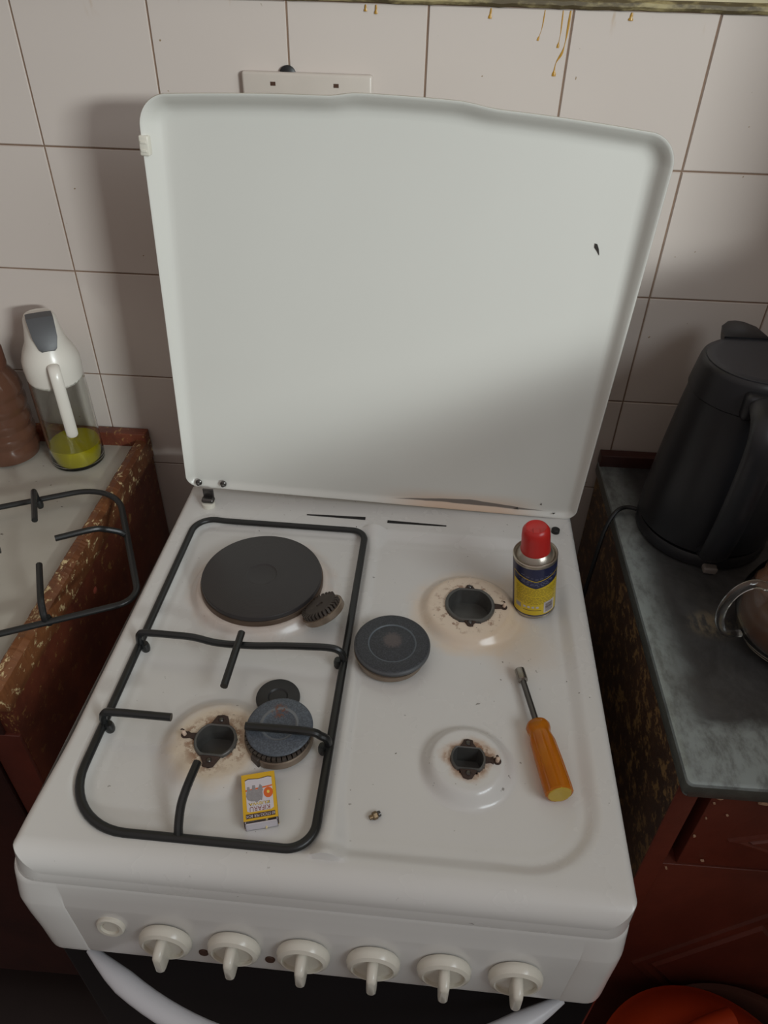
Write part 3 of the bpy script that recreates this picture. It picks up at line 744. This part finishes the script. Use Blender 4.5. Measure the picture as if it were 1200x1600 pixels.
# brass jet / screw
q = hob(0.2895, -0.4195, WELL + 0.0020)
sw = thing('brass_jet', 'tiny brass gas jet lying loose near the front of the hob', 'gas jet', q, (0, math.radians(90), math.radians(30)))
V, F = lathe([(0, -0.004), (0.0020, -0.004), (0.0022, -0.0005), (0, -0.0005)], 12); obj('thread', V, F, M['brass'], sw)
V, F = lathe([(0, -0.001), (0.0032, -0.001), (0.0034, 0.0), (0.0034, 0.0028), (0.0028, 0.0036), (0, 0.0036)], 6); obj('hex_head', V, F, M['brass'], sw, smooth=False)
V, F = lathe([(0, 0.003), (0.0022, 0.003), (0.0027, 0.0045), (0.0024, 0.0062), (0, 0.0065)], 12); obj('tip', V, F, M['dark_steel'], sw)

# ------------------------------------------------------------------ spray can
q = hob(0.4450, -0.1480, WELL + 0.0018)
can = thing('spray_can', 'small blue and yellow spray can with a red cap on the hob', 'spray can', q, (math.radians(1.5), math.radians(-7.0), PSI + math.radians(-2)))
RCN = 0.0235
obj('can_body', *lathe([(0, 0.0006), (0.0205, 0.0), (0.0228, 0.0008), (0.0236, 0.0022), (0.0230, 0.0036), (RCN, 0.0046), (RCN, 0.0760), (0.0232, 0.0775), (0.0238, 0.0785), (0.0238, 0.0797), (0.0228, 0.0803), (0.0216, 0.0795), (0.0206, 0.0775), (0.0200, 0.0790), (0.0170, 0.0835), (0.0150, 0.0855), (0.0, 0.0858)], 72), M['can_silver'], can)
def wrapg(name, polys, mat, r):
    """polys: quads given as (angle, height) around the can; angle 0 faces the viewer (-y)"""
    g = G()
    for (a0, a1, fz0, fz1) in polys:
        n = max(1, int((a1 - a0) / 0.08)); V = []; F = []
        for k in range(n + 1):
            a = a0 + (a1 - a0) * k / n; x, y = r * math.sin(a), -r * math.cos(a)
            z0 = fz0(a) if callable(fz0) else fz0; z1 = fz1(a) if callable(fz1) else fz1
            V += [(x, y, z0), (x, y, z1)]
            if k: F.append((2 * k - 2, 2 * k, 2 * k + 1, 2 * k - 1))
        g.add(V, F)
    return g.make(name, M[mat], can)
wrapg('blue_band', [(-PI, PI, 0.0050, 0.0758)], 'can_navy', RCN + 0.00012)
A0, A1 = -1.18, 1.30
vz = lambda a: 0.0545 - 0.0070 * (1 - min(1, abs(a - 0.02) / 1.1)) 
wrapg('yellow_label', [(A0, A1, 0.0068, vz)], 'can_yellow', RCN + 0.00022)
wrapg('label_line', [(A0, A1, lambda a: vz(a) + 0.0100, lambda a: vz(a) + 0.0109), (A0, A0 + .03, 0.0068, lambda a: vz(a) + 0.0105), (A1 - .03, A1, 0.0068, lambda a: vz(a) + 0.0105)], 'can_yellow', RCN + 0.00024)
pr = []
for row in range(12):
    z = 0.0455 - row * 0.0019 - (0.0012 if row > 5 else 0); a = A0 + 0.18 + random.random() * .1
    end = A1 - 0.15 - random.random() * (0.6 if row % 4 == 3 else 0.1)
    while a < end:
        l_ = random.uniform(0.06, 0.22); pr.append((a, min(end, a + l_), z + .002 * abs(a) , z + .00062 + .002 * abs(a))); a += l_ + 0.045
wrapg('small_print', pr + [(-0.55, 0.30, 0.0135, 0.0148)], 'print_dark', RCN + 0.0003)
pl = []
for row in range(3):
    a = -0.95 + row * .12
    while a < 0.95 - row * .2:
        l_ = random.uniform(0.08, 0.25); z = vz(a) + 0.0075 - row * 0.0021; pl.append((a, a + l_, z, z + 0.0008)); a += l_ + .06
a = -.7
while a < .8:
    l_ = random.uniform(0.1, 0.2); pl.append((a, a + l_, vz(a) + .0135, vz(a) + .0143)); a += l_ + .08
wrapg('pale_print', pl, 'print_light', RCN + 0.0003)
wrapg('barcode_patch', [(0.42, 1.02, 0.0085, 0.0255)], 'print_white', RCN + 0.0003)
bars = []; z = 0.0105
while z < 0.0235:
    w_ = random.choice((.0003, .0005, .0008)); bars.append((0.50, 0.92, z, z + w_)); z += w_ + random.choice((.0004, .0006))
wrapg('barcode', bars, 'mb_dark', RCN + 0.00038)
wrapg('hazard_marks', [(-0.55 + k * .2, -0.55 + k * .2 + .12, 0.0175, 0.0205) for k in range(4)], 'print_white', RCN + 0.0003)
wrapg('round_mark', [(-0.98, -0.68, 0.0150, 0.0215)], 'mb_grey', RCN + 0.0003)
obj('cap', *lathe([(0.0158, 0.0845), (0.0160, 0.0865), (0.0152, 0.0905), (0.0150, 0.104), (0.0142, 0.1115), (0.0120, 0.1150), (0.0105, 0.1160), (0.0098, 0.1155), (0, 0.1150)], 48), M['red_cap'], can)
g = G().add(*box(-0.0035, -0.011, 0.1145, 0.0035, -0.003, 0.1162, 0.0007)); g.make('cap_tab', M['red_cap'], can)

# ------------------------------------------------------------------ matchbox
z0 = WELL - 0.0006
c4 = [(0.1695, -0.3998), (0.1967, -0.3901), (0.2100, -0.4311), (0.1815, -0.4397)]
q = hob(0.1960, -0.4368, z0)
mbx = thing('matchbox', 'yellow and white matchbox with a grey rhino picture, lying in front of the burner head', 'matchbox', q, (0, 0, math.atan2(0.0082, 0.0280) + PSI))
MW, ML, MH = 0.0290, 0.0435, 0.0125   # local +y runs away from the viewer
g = G(); th = 0.0006
g.add(*box(-MW / 2, 0, MH - th, MW / 2, ML, MH)); g.add(*box(-MW / 2, 0, 0, MW / 2, ML, th)); g.make('sleeve', M['mb_yellow'], mbx, smooth=False)
g = G(); g.add(*box(-MW / 2, 0.0002, th, -MW / 2 + th, ML, MH - th)); g.add(*box(MW / 2 - th, 0.0002, th, MW / 2, ML, MH - th)); g.make('striker', M['striker'], mbx, smooth=False)
g = G(); a, b_ = MW / 2 - 0.001, MH - 0.0018
g.add(*box(-a, -0.0022, 0.0008, a, -0.0014, b_)); g.add(*box(-a, ML - 0.004, 0.0008, a, ML - .003, b_)); g.add(*box(-a, -0.0022, 0.0008, a, ML - .003, 0.0014)); g.add(*box(-a, -0.0022, .0008, -a + .0006, ML - .003, b_)); g.add(*box(a - .0006, -0.0022, .0008, a, ML - .003, b_))
g.make('tray', M['mb_white'], mbx, smooth=False)
g = G().add(*rod((0.0035, -0.0028, 0.0015), (0.0050, 0.0030, 0.0120), 0.0009, 6)); g.make('matchstick', M['matchwood'], mbx)
def flat(name, polys, mat, lvl):
    g = G()
    for P in polys: g.add(*loft([[(x, y, MH + lvl * 0.00006) for x, y in P], [(x, y, MH + (lvl + 1) * 0.00006) for x, y in P]]))
    return g.make(name, M[mat], mbx, smooth=False)
hw = MW / 2
flat('white_panel', [[(-hw + .0035, .0085), (-hw + .0055, .0075), (hw - .0055, .0075), (hw - .003, .009), (hw - .003, .0375), (hw - .006, .0385), (0, .0375), (-hw + .006, .0385), (-hw + .003, .0375)]], 'mb_white', 1)
flat('black_line', [[(-hw + .003, .0372), (-hw + .006, .0385), (0, .0375), (hw - .006, .0385), (hw - .003, .0378), (hw - .003, .0384), (hw - .006, .0392), (0, .0381), (-hw + .006, .0392), (-hw + .003, .0380)]], 'mb_dark', 2)
flat('horizon', [[(-hw + .003, .0270), (hw - .003, .0290), (hw - .003, .0303), (-hw + .003, .0285)]], 'mb_orange', 2)
sun = [(0.0078 + 0.0040 * math.cos(a), 0.0235 + 0.0050 * math.sin(a)) for a in [2 * PI * k / 24 for k in range(24)]]
flat('sun', [sun], 'mb_orange', 3)
flat('sun_glow', [[(0.0078 + 0.0012 * math.cos(a), 0.0240 + 0.0015 * math.sin(a)) for a in [2 * PI * k / 16 for k in range(16)]]], 'mb_tan', 4)
rh = [(-.0105, .0262), (-.0112, .0225), (-.0100, .0190), (-.0070, .0172), (-.0040, .0168), (-.0025, .0152), (-.0010, .0165), (.0006, .0175), (.0020, .0168), (.0024, .0185), (.0030, .0215), (.0028, .0250), (.0034, .0262), (.0028, .0305), (.0010, .0325), (.0000, .0300), (-.0012, .0275), (-.0028, .0275), (-.0030, .0320), (-.0055, .0322), (-.0060, .0280), (-.0075, .0280), (-.0080, .0312), (-.0100, .0312), (-.0102, .0280)]
flat('rhino_picture', [rh], 'mb_grey', 3)
flat('dark_bar', [[(-hw + .0022, .0018), (hw - .0022, .0018), (hw - .0022, .0058), (-hw + .0022, .0058)]], 'mb_dark', 1)
def mtext(name, s, size, x, y, mat, lvl, sx=1.0):
    V, F = text_mesh(s, size, 0.00003); g = G(); g.add(V, F, T(x, y, MH + lvl * 0.00006) @ RZ(PI) @ Matrix.Diagonal((sx, 1, 1, 1))); g.make(name, M[mat], mbx, smooth=False)
mtext('lettering', '60 STICKS PER BOX', 0.0036, 0, 0.0038, 'mb_white', 3, 0.78)
mtext('lettering', 'KIFARU', 0.0062, -0.0002, 0.0102, 'mb_maroon', 3, 0.85)
mtext('lettering', 'KUBWA', 0.0040, -0.0004, 0.0146, 'mb_dark', 4, 1.25)
mtext('lettering', 'KUBWA', 0.0034, -0.0004, 0.0146, 'mb_tan', 5, 1.38)

# ------------------------------------------------------------------ nut driver
p0 = hob(0.4228, -0.2500, WELL + 0.0068); p1 = hob(0.4350, -0.3150, WELL + 0.0105); p2 = hob(0.4490, -0.3895, WELL + 0.0125)
dv = (p2 - p0).normalized(); Lh = (p2 - p1).length; Ls_ = (p1 - p0).length
sd = thing('nut_driver', 'nut driver with a translucent orange fluted handle lying at the right of the hob', 'screwdriver', p2)
sd.rotation_euler = (p0 - p2).to_track_quat('Z', 'X').to_euler()
def flute(r, z, dep, n=6, seg=60): return [(r * (1 - dep * max(0, math.cos(n * a)) ** 2) * math.cos(a), r * (1 - dep * max(0, math.cos(n * a)) ** 2) * math.sin(a), z) for a in [2 * PI * k / seg for k in range(seg)]]
g = G(); H = Lh
g.add(*loft([flute(0.0110, 0.0, .06), flute(0.0125, 0.0012, .08), flute(0.0128, 0.006, .12), flute(0.0124, H * .45, .14), flute(0.0118, H * .72, .13), flute(0.0104, H * .80, .05), flute(0.0100, H * .84, 0), flute(0.0112, H * .89, .0), flute(0.0116, H * .94, .0), flute(0.0100, H * .985, 0), flute(0.0070, H, 0)]))
g.make('grip', M['amber'], sd)
obj('grip_end', *lathe([(0, -0.0004), (0.0100, -0.0004), (0.0108, 0.0003), (0.0, 0.0004)], 40), M['amber_end'], sd)
obj('shaft', *lathe([(0, H - .002), (0.0030, H - .002), (0.0030, H + Ls_ - 0.008), (0, H + Ls_ - .008)], 20), M['dark_steel'], sd)
obj('socket', *lathe([(0.0030, H + Ls_ - 0.0150), (0.0048, H + Ls_ - 0.0140), (0.0052, H + Ls_ - 0.0125), (0.0052, H + Ls_), (0.0042, H + Ls_ + .0004), (0.0034, H + Ls_), (0.0034, H + Ls_ - 0.008), (0.0, H + Ls_ - .008)], 28), M['steel'], sd)

# ------------------------------------------------------------------ wall socket
so = thing('double_socket', 'white double wall socket plate on the tiles behind the lid', 'wall socket', (-0.0800, 0.0, 1.2930))
obj('face_plate', *[box(-0.0723, -0.0100, -0.043, 0.0723, 0.0, 0.043, 0.003)][0], M['plug'], so)
for x in (-0.0375, 0.0325):
    obj('indicator_window', *box(x - .0028, -0.0104, 0.0300, x + .0028, -0.0095, 0.0338), M['mb_dark'], so, smooth=False)
    V, F = text_mesh('OFF', 0.0052, 0.0001); g = G().add(V, F, T(x, -0.0102, 0.0215) @ RX(PI / 2))
    if x > 0: g.make('lettering', M['alu'], so, smooth=False)
g = G().add(*lathe([(0, 0), (0.009, 0), (0.0092, 0.004), (0.007, 0.0055), (0, 0.0058)], 20), RX(PI / 2)); g.make('cable_plug', M['cable'], so, loc=(-0.022, 0.0, 0.0400))

# ------------------------------------------------------------------ left counter
LZC = 0.838
lc = thing('left_cupboard', 'worn red-brown kitchen cupboard with a white laminate top, left of the cooker', 'cupboard', (-0.345, -0.002, 0))
def wbox(name, b, mat, parent, bev=0.0): return obj(name, *box(*b, bev), M[mat], parent, smooth=bev > 0)
ox = 0.345; oy = 0.002
def LC(x0, y0, z0, x1, y1, z1): return (x0 + ox, y0 + oy, z0, x1 + ox, y1 + oy, z1)
o = wbox('side_panel', LC(-0.362, -0.480, 0.0, -0.345, -0.004, 0.832), 'wood_side_l', lc)
wbox('carcass', LC(-1.10, -0.462, 0.06, -0.362, -0.004, 0.81), 'dark_wood', lc)
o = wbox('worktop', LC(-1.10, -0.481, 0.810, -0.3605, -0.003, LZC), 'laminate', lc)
# ragged edging strips
Ls = []
for k in range(161):
    y = -0.483 + 0.480 * k / 160; a, c_ = random.uniform(-.0006, .0006), random.uniform(-.0003, .0003)
    Ls.append([(-0.3625 + a, y, 0.812), (-0.3615 + a, y, 0.846 + c_), (-0.358, y, 0.850 + c_), (-0.350, y, 0.8495 + c_), (-0.3438 + a * .3, y, 0.845 + c_), (-0.3435, y, 0.812)])
obj('edging', *loft([[(x + ox, y + oy, z) for x, y, z in L] for L in Ls]), M['wood_edge'], lc, smooth=False)
wbox('upstand', LC(-1.10, -0.020, LZC - .002, -0.3440, -0.0025, 0.8600), 'wood_side_l', lc, 0.001)
wbox('front_rail', LC(-1.10, -0.484, 0.770, -0.362, -0.462, 0.826), 'dark_wood', lc, 0.001)
dr = wbox('door', LC(-0.78, -0.488, 0.10, -0.385, -0.464, 0.762), 'dark_wood', lc, 0.002)
wbox('stile', LC(-0.383, -0.484, 0.06, -0.3455, -0.462, 0.770), 'red_wood', lc, 0.001)
wbox('plinth', LC(-1.10, -0.44, 0.0, -0.364, -0.42, 0.06), 'black', lc)
o = obj('paint_blister', *lathe([(0, 0.0018), (0.003, 0.0014), (0.005, 0.0)], 16), plain('pink_paint_blister', rgb(178, 92, 76), 0.35), lc, loc=(ox - 0.345, -0.262, 0.775), rot=(0, PI / 2, 0))

# jar, half out of frame
jr = thing('plastic_jar', 'ribbed brown plastic jar with a screw lid, left of the oil bottle', 'jar', (-0.5380, -0.056, LZC))
prof = [(0, 0.0005), (0.036, 0.0), (0.0415, 0.004), (0.0435, 0.012)]
for z in (0.028, 0.052, 0.076, 0.100): prof += [(0.0445, z - .007), (0.0420, z - 0.0015), (0.0420, z + 0.0015), (0.0445, z + .007)]
prof += [(0.0440, 0.110), (0.0415, 0.122), (0.034, 0.134), (0.0305, 0.140), (0.0305, 0.146), (0, 0.146)]
obj('jar_body', *lathe(prof, 56), M['jar_plastic'], jr)
g = G().add(*lathe([(0.0300, 0.139), (0.0325, 0.140), (0.0335, 0.144), (0.0335, 0.166), (0.0318, 0.1695), (0, 0.170)], 48)); g.make('screw_lid', M['jar_lid'], jr)

# oil bottle
ob = thing('oil_bottle', 'glass oil bottle with white pouring handle, a little yellow oil inside', 'oil bottle', (-0.4325, -0.0600, LZC), (0, 0, math.radians(30)))
gl = [(0, 0.0), (0.033, 0.0), (0.0365, 0.003), (0.0375, 0.010), (0.0372, 0.030), (0.0368, 0.120), (0.0360, 0.145), (0.0345, 0.158), (0.0345, 0.166), (0.0325, 0.166), (0.0325, 0.157), (0.0345, 0.142), (0.0350, 0.120), (0.0352, 0.030), (0.0352, 0.011), (0.0335, 0.006), (0, 0.005)]
obj('bottle_glass', *lathe(gl, 64), M['glass'], ob)
obj('oil', *lathe([(0, 0.0056), (0.0330, 0.0062), (0.0349, 0.012), (0.0350, 0.032), (0.0, 0.032)], 56), M['oil'], ob)
# hooded white cap: loft rising and narrowing toward the spout, sloping
def ell(cx, cy, a, b_, z, sl=0.0, n=36): return [(cx + a * math.cos(2 * PI * k / n), cy + b_ * math.sin(2 * PI * k / n), z + sl * (b_ * math.sin(2 * PI * k / n))) for k in range(n)]
g = G(); g.add(*loft([ell(0, 0, .0362, .0362, 0.140, .2), ell(0, 0, .0372, .0372, 0.152, .1), ell(0, 0, .0366, .0366, 0.165), ell(0, .0015, .0325, .0350, 0.176), ell(0, .0045, .0260, .0325, 0.188), ell(0, .0080, .0225, .0280, 0.203), ell(0, 0.011, .0205, .0225, 0.216), ell(0, .012, .0180, .0190, 0.2205)]))
g.make('cap', M['white_plastic'], ob)
g = G(); Ls = []
for (y, z, hw_) in ((-0.0305, 0.1870, 0.0080), (-0.0295, 0.1900, 0.0110), (-0.0275, 0.1950, 0.0125), (-0.0235, 0.2030, 0.0150), (-0.0160, 0.2160, 0.0160), (-0.0090, 0.2235, .0165), (0.0080, 0.2240, .0160)):
    Ls.append([(-hw_, y + .004, z - 0.003), (-hw_, y, z), (-hw_ * .6, y - .0006, z + .0008), (hw_ * .6, y - .0006, z + .0008), (hw_, y, z), (hw_, y + .004, z - 0.003)])
g.add(*loft(Ls)); g.make('flip_cap', M['grey_pad'], ob)
hp_ = smooth_path([(0, -0.030, 0.166), (0.000, -0.042, 0.168), (0.0, -0.0500, 0.160), (0.0, -0.0530, 0.140), (0.0, -0.0520, 0.110), (0.0, -0.0490, 0.082), (0.0, -0.0460, 0.066)], 5)
g = G(); g.add(*tube(hp_, [0.0076] * (len(hp_) - 2) + [0.0074, 0.0055], 14, flat=0.5, side=(1, 0, 0))); 
g.make('handle', M['white_plastic'], ob)

# ------------------------------------------------------------------ right counter
RZC = 0.8493
rc = thing('right_cupboard', 'red-brown kitchen cupboard with a scuffed zinc worktop, right of the cooker', 'cupboard', (0.333, -0.002, 0))
def RB(x0, y0, z0, x1, y1, z1): return (x0 - 0.333, y0 + 0.002, z0, x1 - 0.333, y1 + 0.002, z1)
wbox('side_panel', RB(0.337, -0.515, 0.0, 0.354, -0.004, 0.826), 'wood_side_r', rc)
# zinc sheet with a soft folded front and left edge
Lp = []
x0, y0, x1, y1 = 0.333, -0.533, 0.668, -0.003
for dz, ins in ((-0.0225, 0.0035), (-0.0225, 0.0012), (-0.018, 0.0), (-0.004, 0.0), (-0.0012, 0.0012), (0.0, 0.0045)):
    Lp.append([(x - 0.333, y + 0.002, RZC + dz) for x, y in rrect(x0 + ins, y0 + ins, x1, y1, (0.006, 0.001, .001, .001), 4)])
top = obj('worktop', *loft(Lp), [M['zinc'], M['zinc_edge']], rc)
for p_ in top.data.polygons:
    if abs(p_.normal.z) < 0.3: p_.material_index = 1
wbox('upstand', RB(0.333, -0.020, RZC - .001, 0.668, -0.0025, 0.868), 'dark_wood', rc, 0.001)
wbox('carcass', RB(0.354, -0.49, 0.06, 0.668, -0.004, 0.82), 'black', rc)
wbox('stile', RB(0.3375, -0.516, 0.0, 0.3600, -0.4905, 0.826), 'red_wood', rc, 0.0008)
wbox('top_rail', RB(0.3602, -0.514, 0.806, 0.668, -0.4905, 0.826), 'dark_wood', rc, 0.0006)
dw = wbox('drawer', RB(0.3760, -0.512, 0.664, 0.664, -0.4905, 0.8045), 'red_wood', rc, 0.0010)
dr = wbox('door', RB(0.3606, -0.513, 0.10, 0.664, -0.4905, 0.6615), 'red_wood', rc, 0.0010)
def lozenge(parent, cx, cz, a, b_, y, name='raised_lozenge'):
    g = G()
    P = [(cx - a, cz), (cx, cz - b_), (cx + a, cz), (cx, cz + b_)]
    def sc_(s_): return [(cx + (x - cx) * s_, cz + (z - cz) * s_) for x, z in P]
    Ls = [[(x - .333, yy_ + .002, z) for x, z in sc_(s_)] for s_, yy_ in ((1.0, y), (0.985, y - .0035), (0.90, y - .004), (0.84, y - .001), (0.80, y - .001), (0.76, y - .0045), (0.72, y - .0045))]
    g.add(*loft(Ls, False, True)); return g.make(name, M['red_wood'], parent, smooth=False)
lozenge(dw, 0.520, 0.722, 0.107, 0.045, -0.5120)
lozenge(dr, 0.512, 0.400, 0.125, 0.170, -0.5130)
for (x, z, s_) in ((0.3825, 0.800, .0032), (0.3795, 0.790, .0012), (0.4255, 0.7965, .0045), (0.4350, 0.7930, .0022), (0.3795, 0.762, .0012), (0.3775, 0.726, .0016), (0.398, 0.770, .0014), (0.400, 0.677, .0020), (0.3665, 0.656, .0013)):
    P = [(s_ * random.uniform(.6, 1.3) * math.cos(a), s_ * random.uniform(.4, .9) * math.sin(a)) for a in [2 * PI * k / 9 for k in range(9)]]
    g = G().add(*loft([[(x + a - .333, -0.5112, z + b_) for a, b_ in P], [(x + a - .333, -0.5142 if z < .664 else -.5131, z + b_) for a, b_ in P]])); g.make('paint_chip', M['chip'], rc, smooth=False)
# cloudy plastic strip caught under the worktop edge
P = arc(0.4460, 0.8085, 0.0070, -1.35, 1.35, 8) + [(0.404, 0.8230), (0.404, 0.8165)]
g = G().add(*loft([[(x, -0.5170 - (0.006 if x > .43 else 0), z) for x, z in P], [(x, -0.5182 - (0.006 if x > .43 else 0), z) for x, z in P]]))
tag(g.make('plastic_strip', M['dirty_plastic'], None, smooth=False), 'cloudy plastic strip poking out below the zinc worktop edge', 'plastic strip')

# ------------------------------------------------------------------ kettle
kt = thing('electric_kettle', 'black electric kettle standing on the zinc worktop near the tiles', 'kettle', (0.4400, -0.1540, RZC))
def kl(r, z, cx=0.0, cy=0.0, n=72): return [(cx + r * math.cos(2 * PI * k / n), cy + r * 1.0 * math.sin(2 * PI * k / n), z) for k in range(n)]
obj('power_base', *lathe([(0, 0.0005), (0.074, 0.0005), (0.080, 0.003), (0.081, 0.012), (0.078, 0.018), (0, 0.019)], 64), M['kettle'], kt)
g = G(); g.add(*loft([kl(.0765, 0.0195), kl(.0805, 0.0235), kl(.0805, 0.045), kl(.0775, 0.085), kl(.0735, 0.130), kl(.0690, 0.175), kl(.0655, 0.205), kl(.0672, 0.207), kl(.0660, 0.215), kl(.0625, 0.238), kl(.0610, 0.2425), kl(.0585, 0.2445)])); g.make('kettle_body', M['kettle'], kt)
obj('kettle_lid', *lathe([(0.0575, 0.2430), (0.0572, 0.2455), (0.0555, 0.2465), (0.048, 0.2462), (0.030, 0.2452), (0, 0.2448)], 64), M['kettle_lid'], kt)
g = G(); sp_ = []
for (z, yb, yo, hw_) in ((0.190, 0.060, 0.068, 0.006), (0.215, 0.056, 0.083, 0.018), (0.238, 0.052, 0.094, 0.024), (0.2485, 0.050, 0.098, 0.026), (0.2500, 0.052, 0.094, 0.023)):
    sp_.append([(-hw_, yb, z), (-hw_ * .8, (yb + yo) / 2 + .006, z), (-hw_ * .35, yo - .003, z), (0, yo, z), (hw_ * .35, yo - .003, z), (hw_ * .8, (yb + yo) / 2 + .006, z), (hw_, yb, z)])
g.add(*loft(sp_)); g.make('spout', M['kettle'], kt, sharp=60)
hp_ = smooth_path([(0, -0.058, 0.222), (0, -0.075, 0.226), (0, -0.100, 0.222), (0, -0.114, 0.205), (0, -0.117, 0.170), (0, -0.114, 0.120), (0, -0.107, 0.075), (0, -0.096, 0.040), (0, -0.080, 0.028)], 5)
g = G(); g.add(*tube(hp_, [0.0165] * len(hp_), 16, flat=0.62, side=(1, 0, 0))); g.add(*box(-0.020, -0.075, 0.205, 0.020, -0.050, 0.236, 0.006))
hd = g.make('handle', M['kettle'], kt, rot=(0, 0, math.radians(-10)))
# thick side faces: handle seen as a broad column
g = G().add(*box(-0.0085, -0.0900, 0.0005, 0.0085, -0.070, 0.010, 0.003), RX(0)); sw_ = g.make('switch', M['kettle_grey'], kt, rot=(0, 0, math.radians(-6))); tag(sw_, 'smoky grey switch tab')
# flex looping off the base, over the edge and down the gap
cp = smooth_path([(0.366, -0.125, RZC + .008), (0.350, -0.122, RZC + 0.008), (0.335, -0.130, RZC + 0.004), (0.323, -0.143, RZC - 0.018), (0.315, -0.160, RZC - 0.06), (0.309, -0.170, RZC - 0.13), (0.306, -0.172, RZC - 0.24), (0.305, -0.170, RZC - 0.45), (0.304, -0.168, RZC - 0.55)], 6)
g = G(); g.add(*tube([p - Vector((0.44, -0.15, RZC)) for p in cp], 0.0029, 10)); g.make('power_flex', M['cable'], kt)

# ------------------------------------------------------------------ glass mug
mg = thing('glass_mug', 'round-bellied clear glass mug of brown drink, at the right edge on the zinc worktop', 'mug', (0.4900, -0.3450, RZC))
ml = [(0, 0.001), (0.040, 0.0), (0.052, 0.004), (0.0620, 0.018), (0.0665, 0.036), (0.0655, 0.055), (0.0590, 0.075), (0.0530, 0.088), (0.0525, 0.096), (0.0545, 0.104), (0.0535, 0.1055), (0.0515, 0.104), (0.0500, 0.096), (0.0505, 0.088), (0.0560, 0.075), (0.0625, 0.055), (0.0635, 0.036), (0.0590, 0.020), (0.050, 0.009), (0.038, 0.006), (0, 0.006)]
obj('mug_glass', *lathe(ml, 72), M['glass'], mg)
obj('drink', *lathe([(0, 0.0068), (0.037, 0.0068), (0.0495, 0.0100), (0.0583, 0.0205), (0.0627, 0.036), (0.0617, 0.055), (0.0553, 0.0745), (0, 0.0745)], 64), M['tea'], mg)
hp_ = smooth_path([(-0.052, -0.008, 0.086), (-0.070, -0.010, 0.092), (-0.086, -0.013, 0.083), (-0.094, -0.015, 0.062), (-0.092, -0.016, 0.040), (-0.080, -0.014, 0.022), (-0.062, -0.010, 0.018)], 6)
g = G(); g.add(*tube(hp_, 0.0050, 14, flat=0.8)); g.make('handle', M['glass'], mg)

# ------------------------------------------------------------------ bucket with an orange bowl, on the floor at the right
bk = thing('bucket', 'dark brown plastic bucket on the floor beside the right cupboard', 'bucket', (0.500, -0.681, 0.0))
obj('bucket_body', *lathe([(0, 0.003), (0.115, 0.0), (0.120, 0.004), (0.148, 0.360), (0.158, 0.364), (0.160, 0.372), (0.158, 0.378), (0.150, 0.380), (0.1455, 0.372), (0.1175, 0.008), (0, 0.008)], 72), M['basin'], bk)
lidb = thing('orange_bowl', 'shallow orange plastic bowl lying upside down on the dark bucket', 'bowl', (0.452, -0.668, 0.3815), (0, 0, 0))
obj('bowl_body', *lathe([(0.131, 0.003), (0.136, 0.0), (0.1365, 0.003), (0.130, 0.008), (0.118, 0.026), (0.095, 0.040), (0.050, 0.048), (0, 0.049), ], 72), M['orange'], lidb)
g = G(); g.add(*tube(smooth_path([(-0.070, 0.030, 0.0565), (-0.015, 0.066, 0.0560), (0.033, 0.086, 0.0545)], 6), 0.0125, 16)); g.make('grip_tube', M['orange'], lidb)
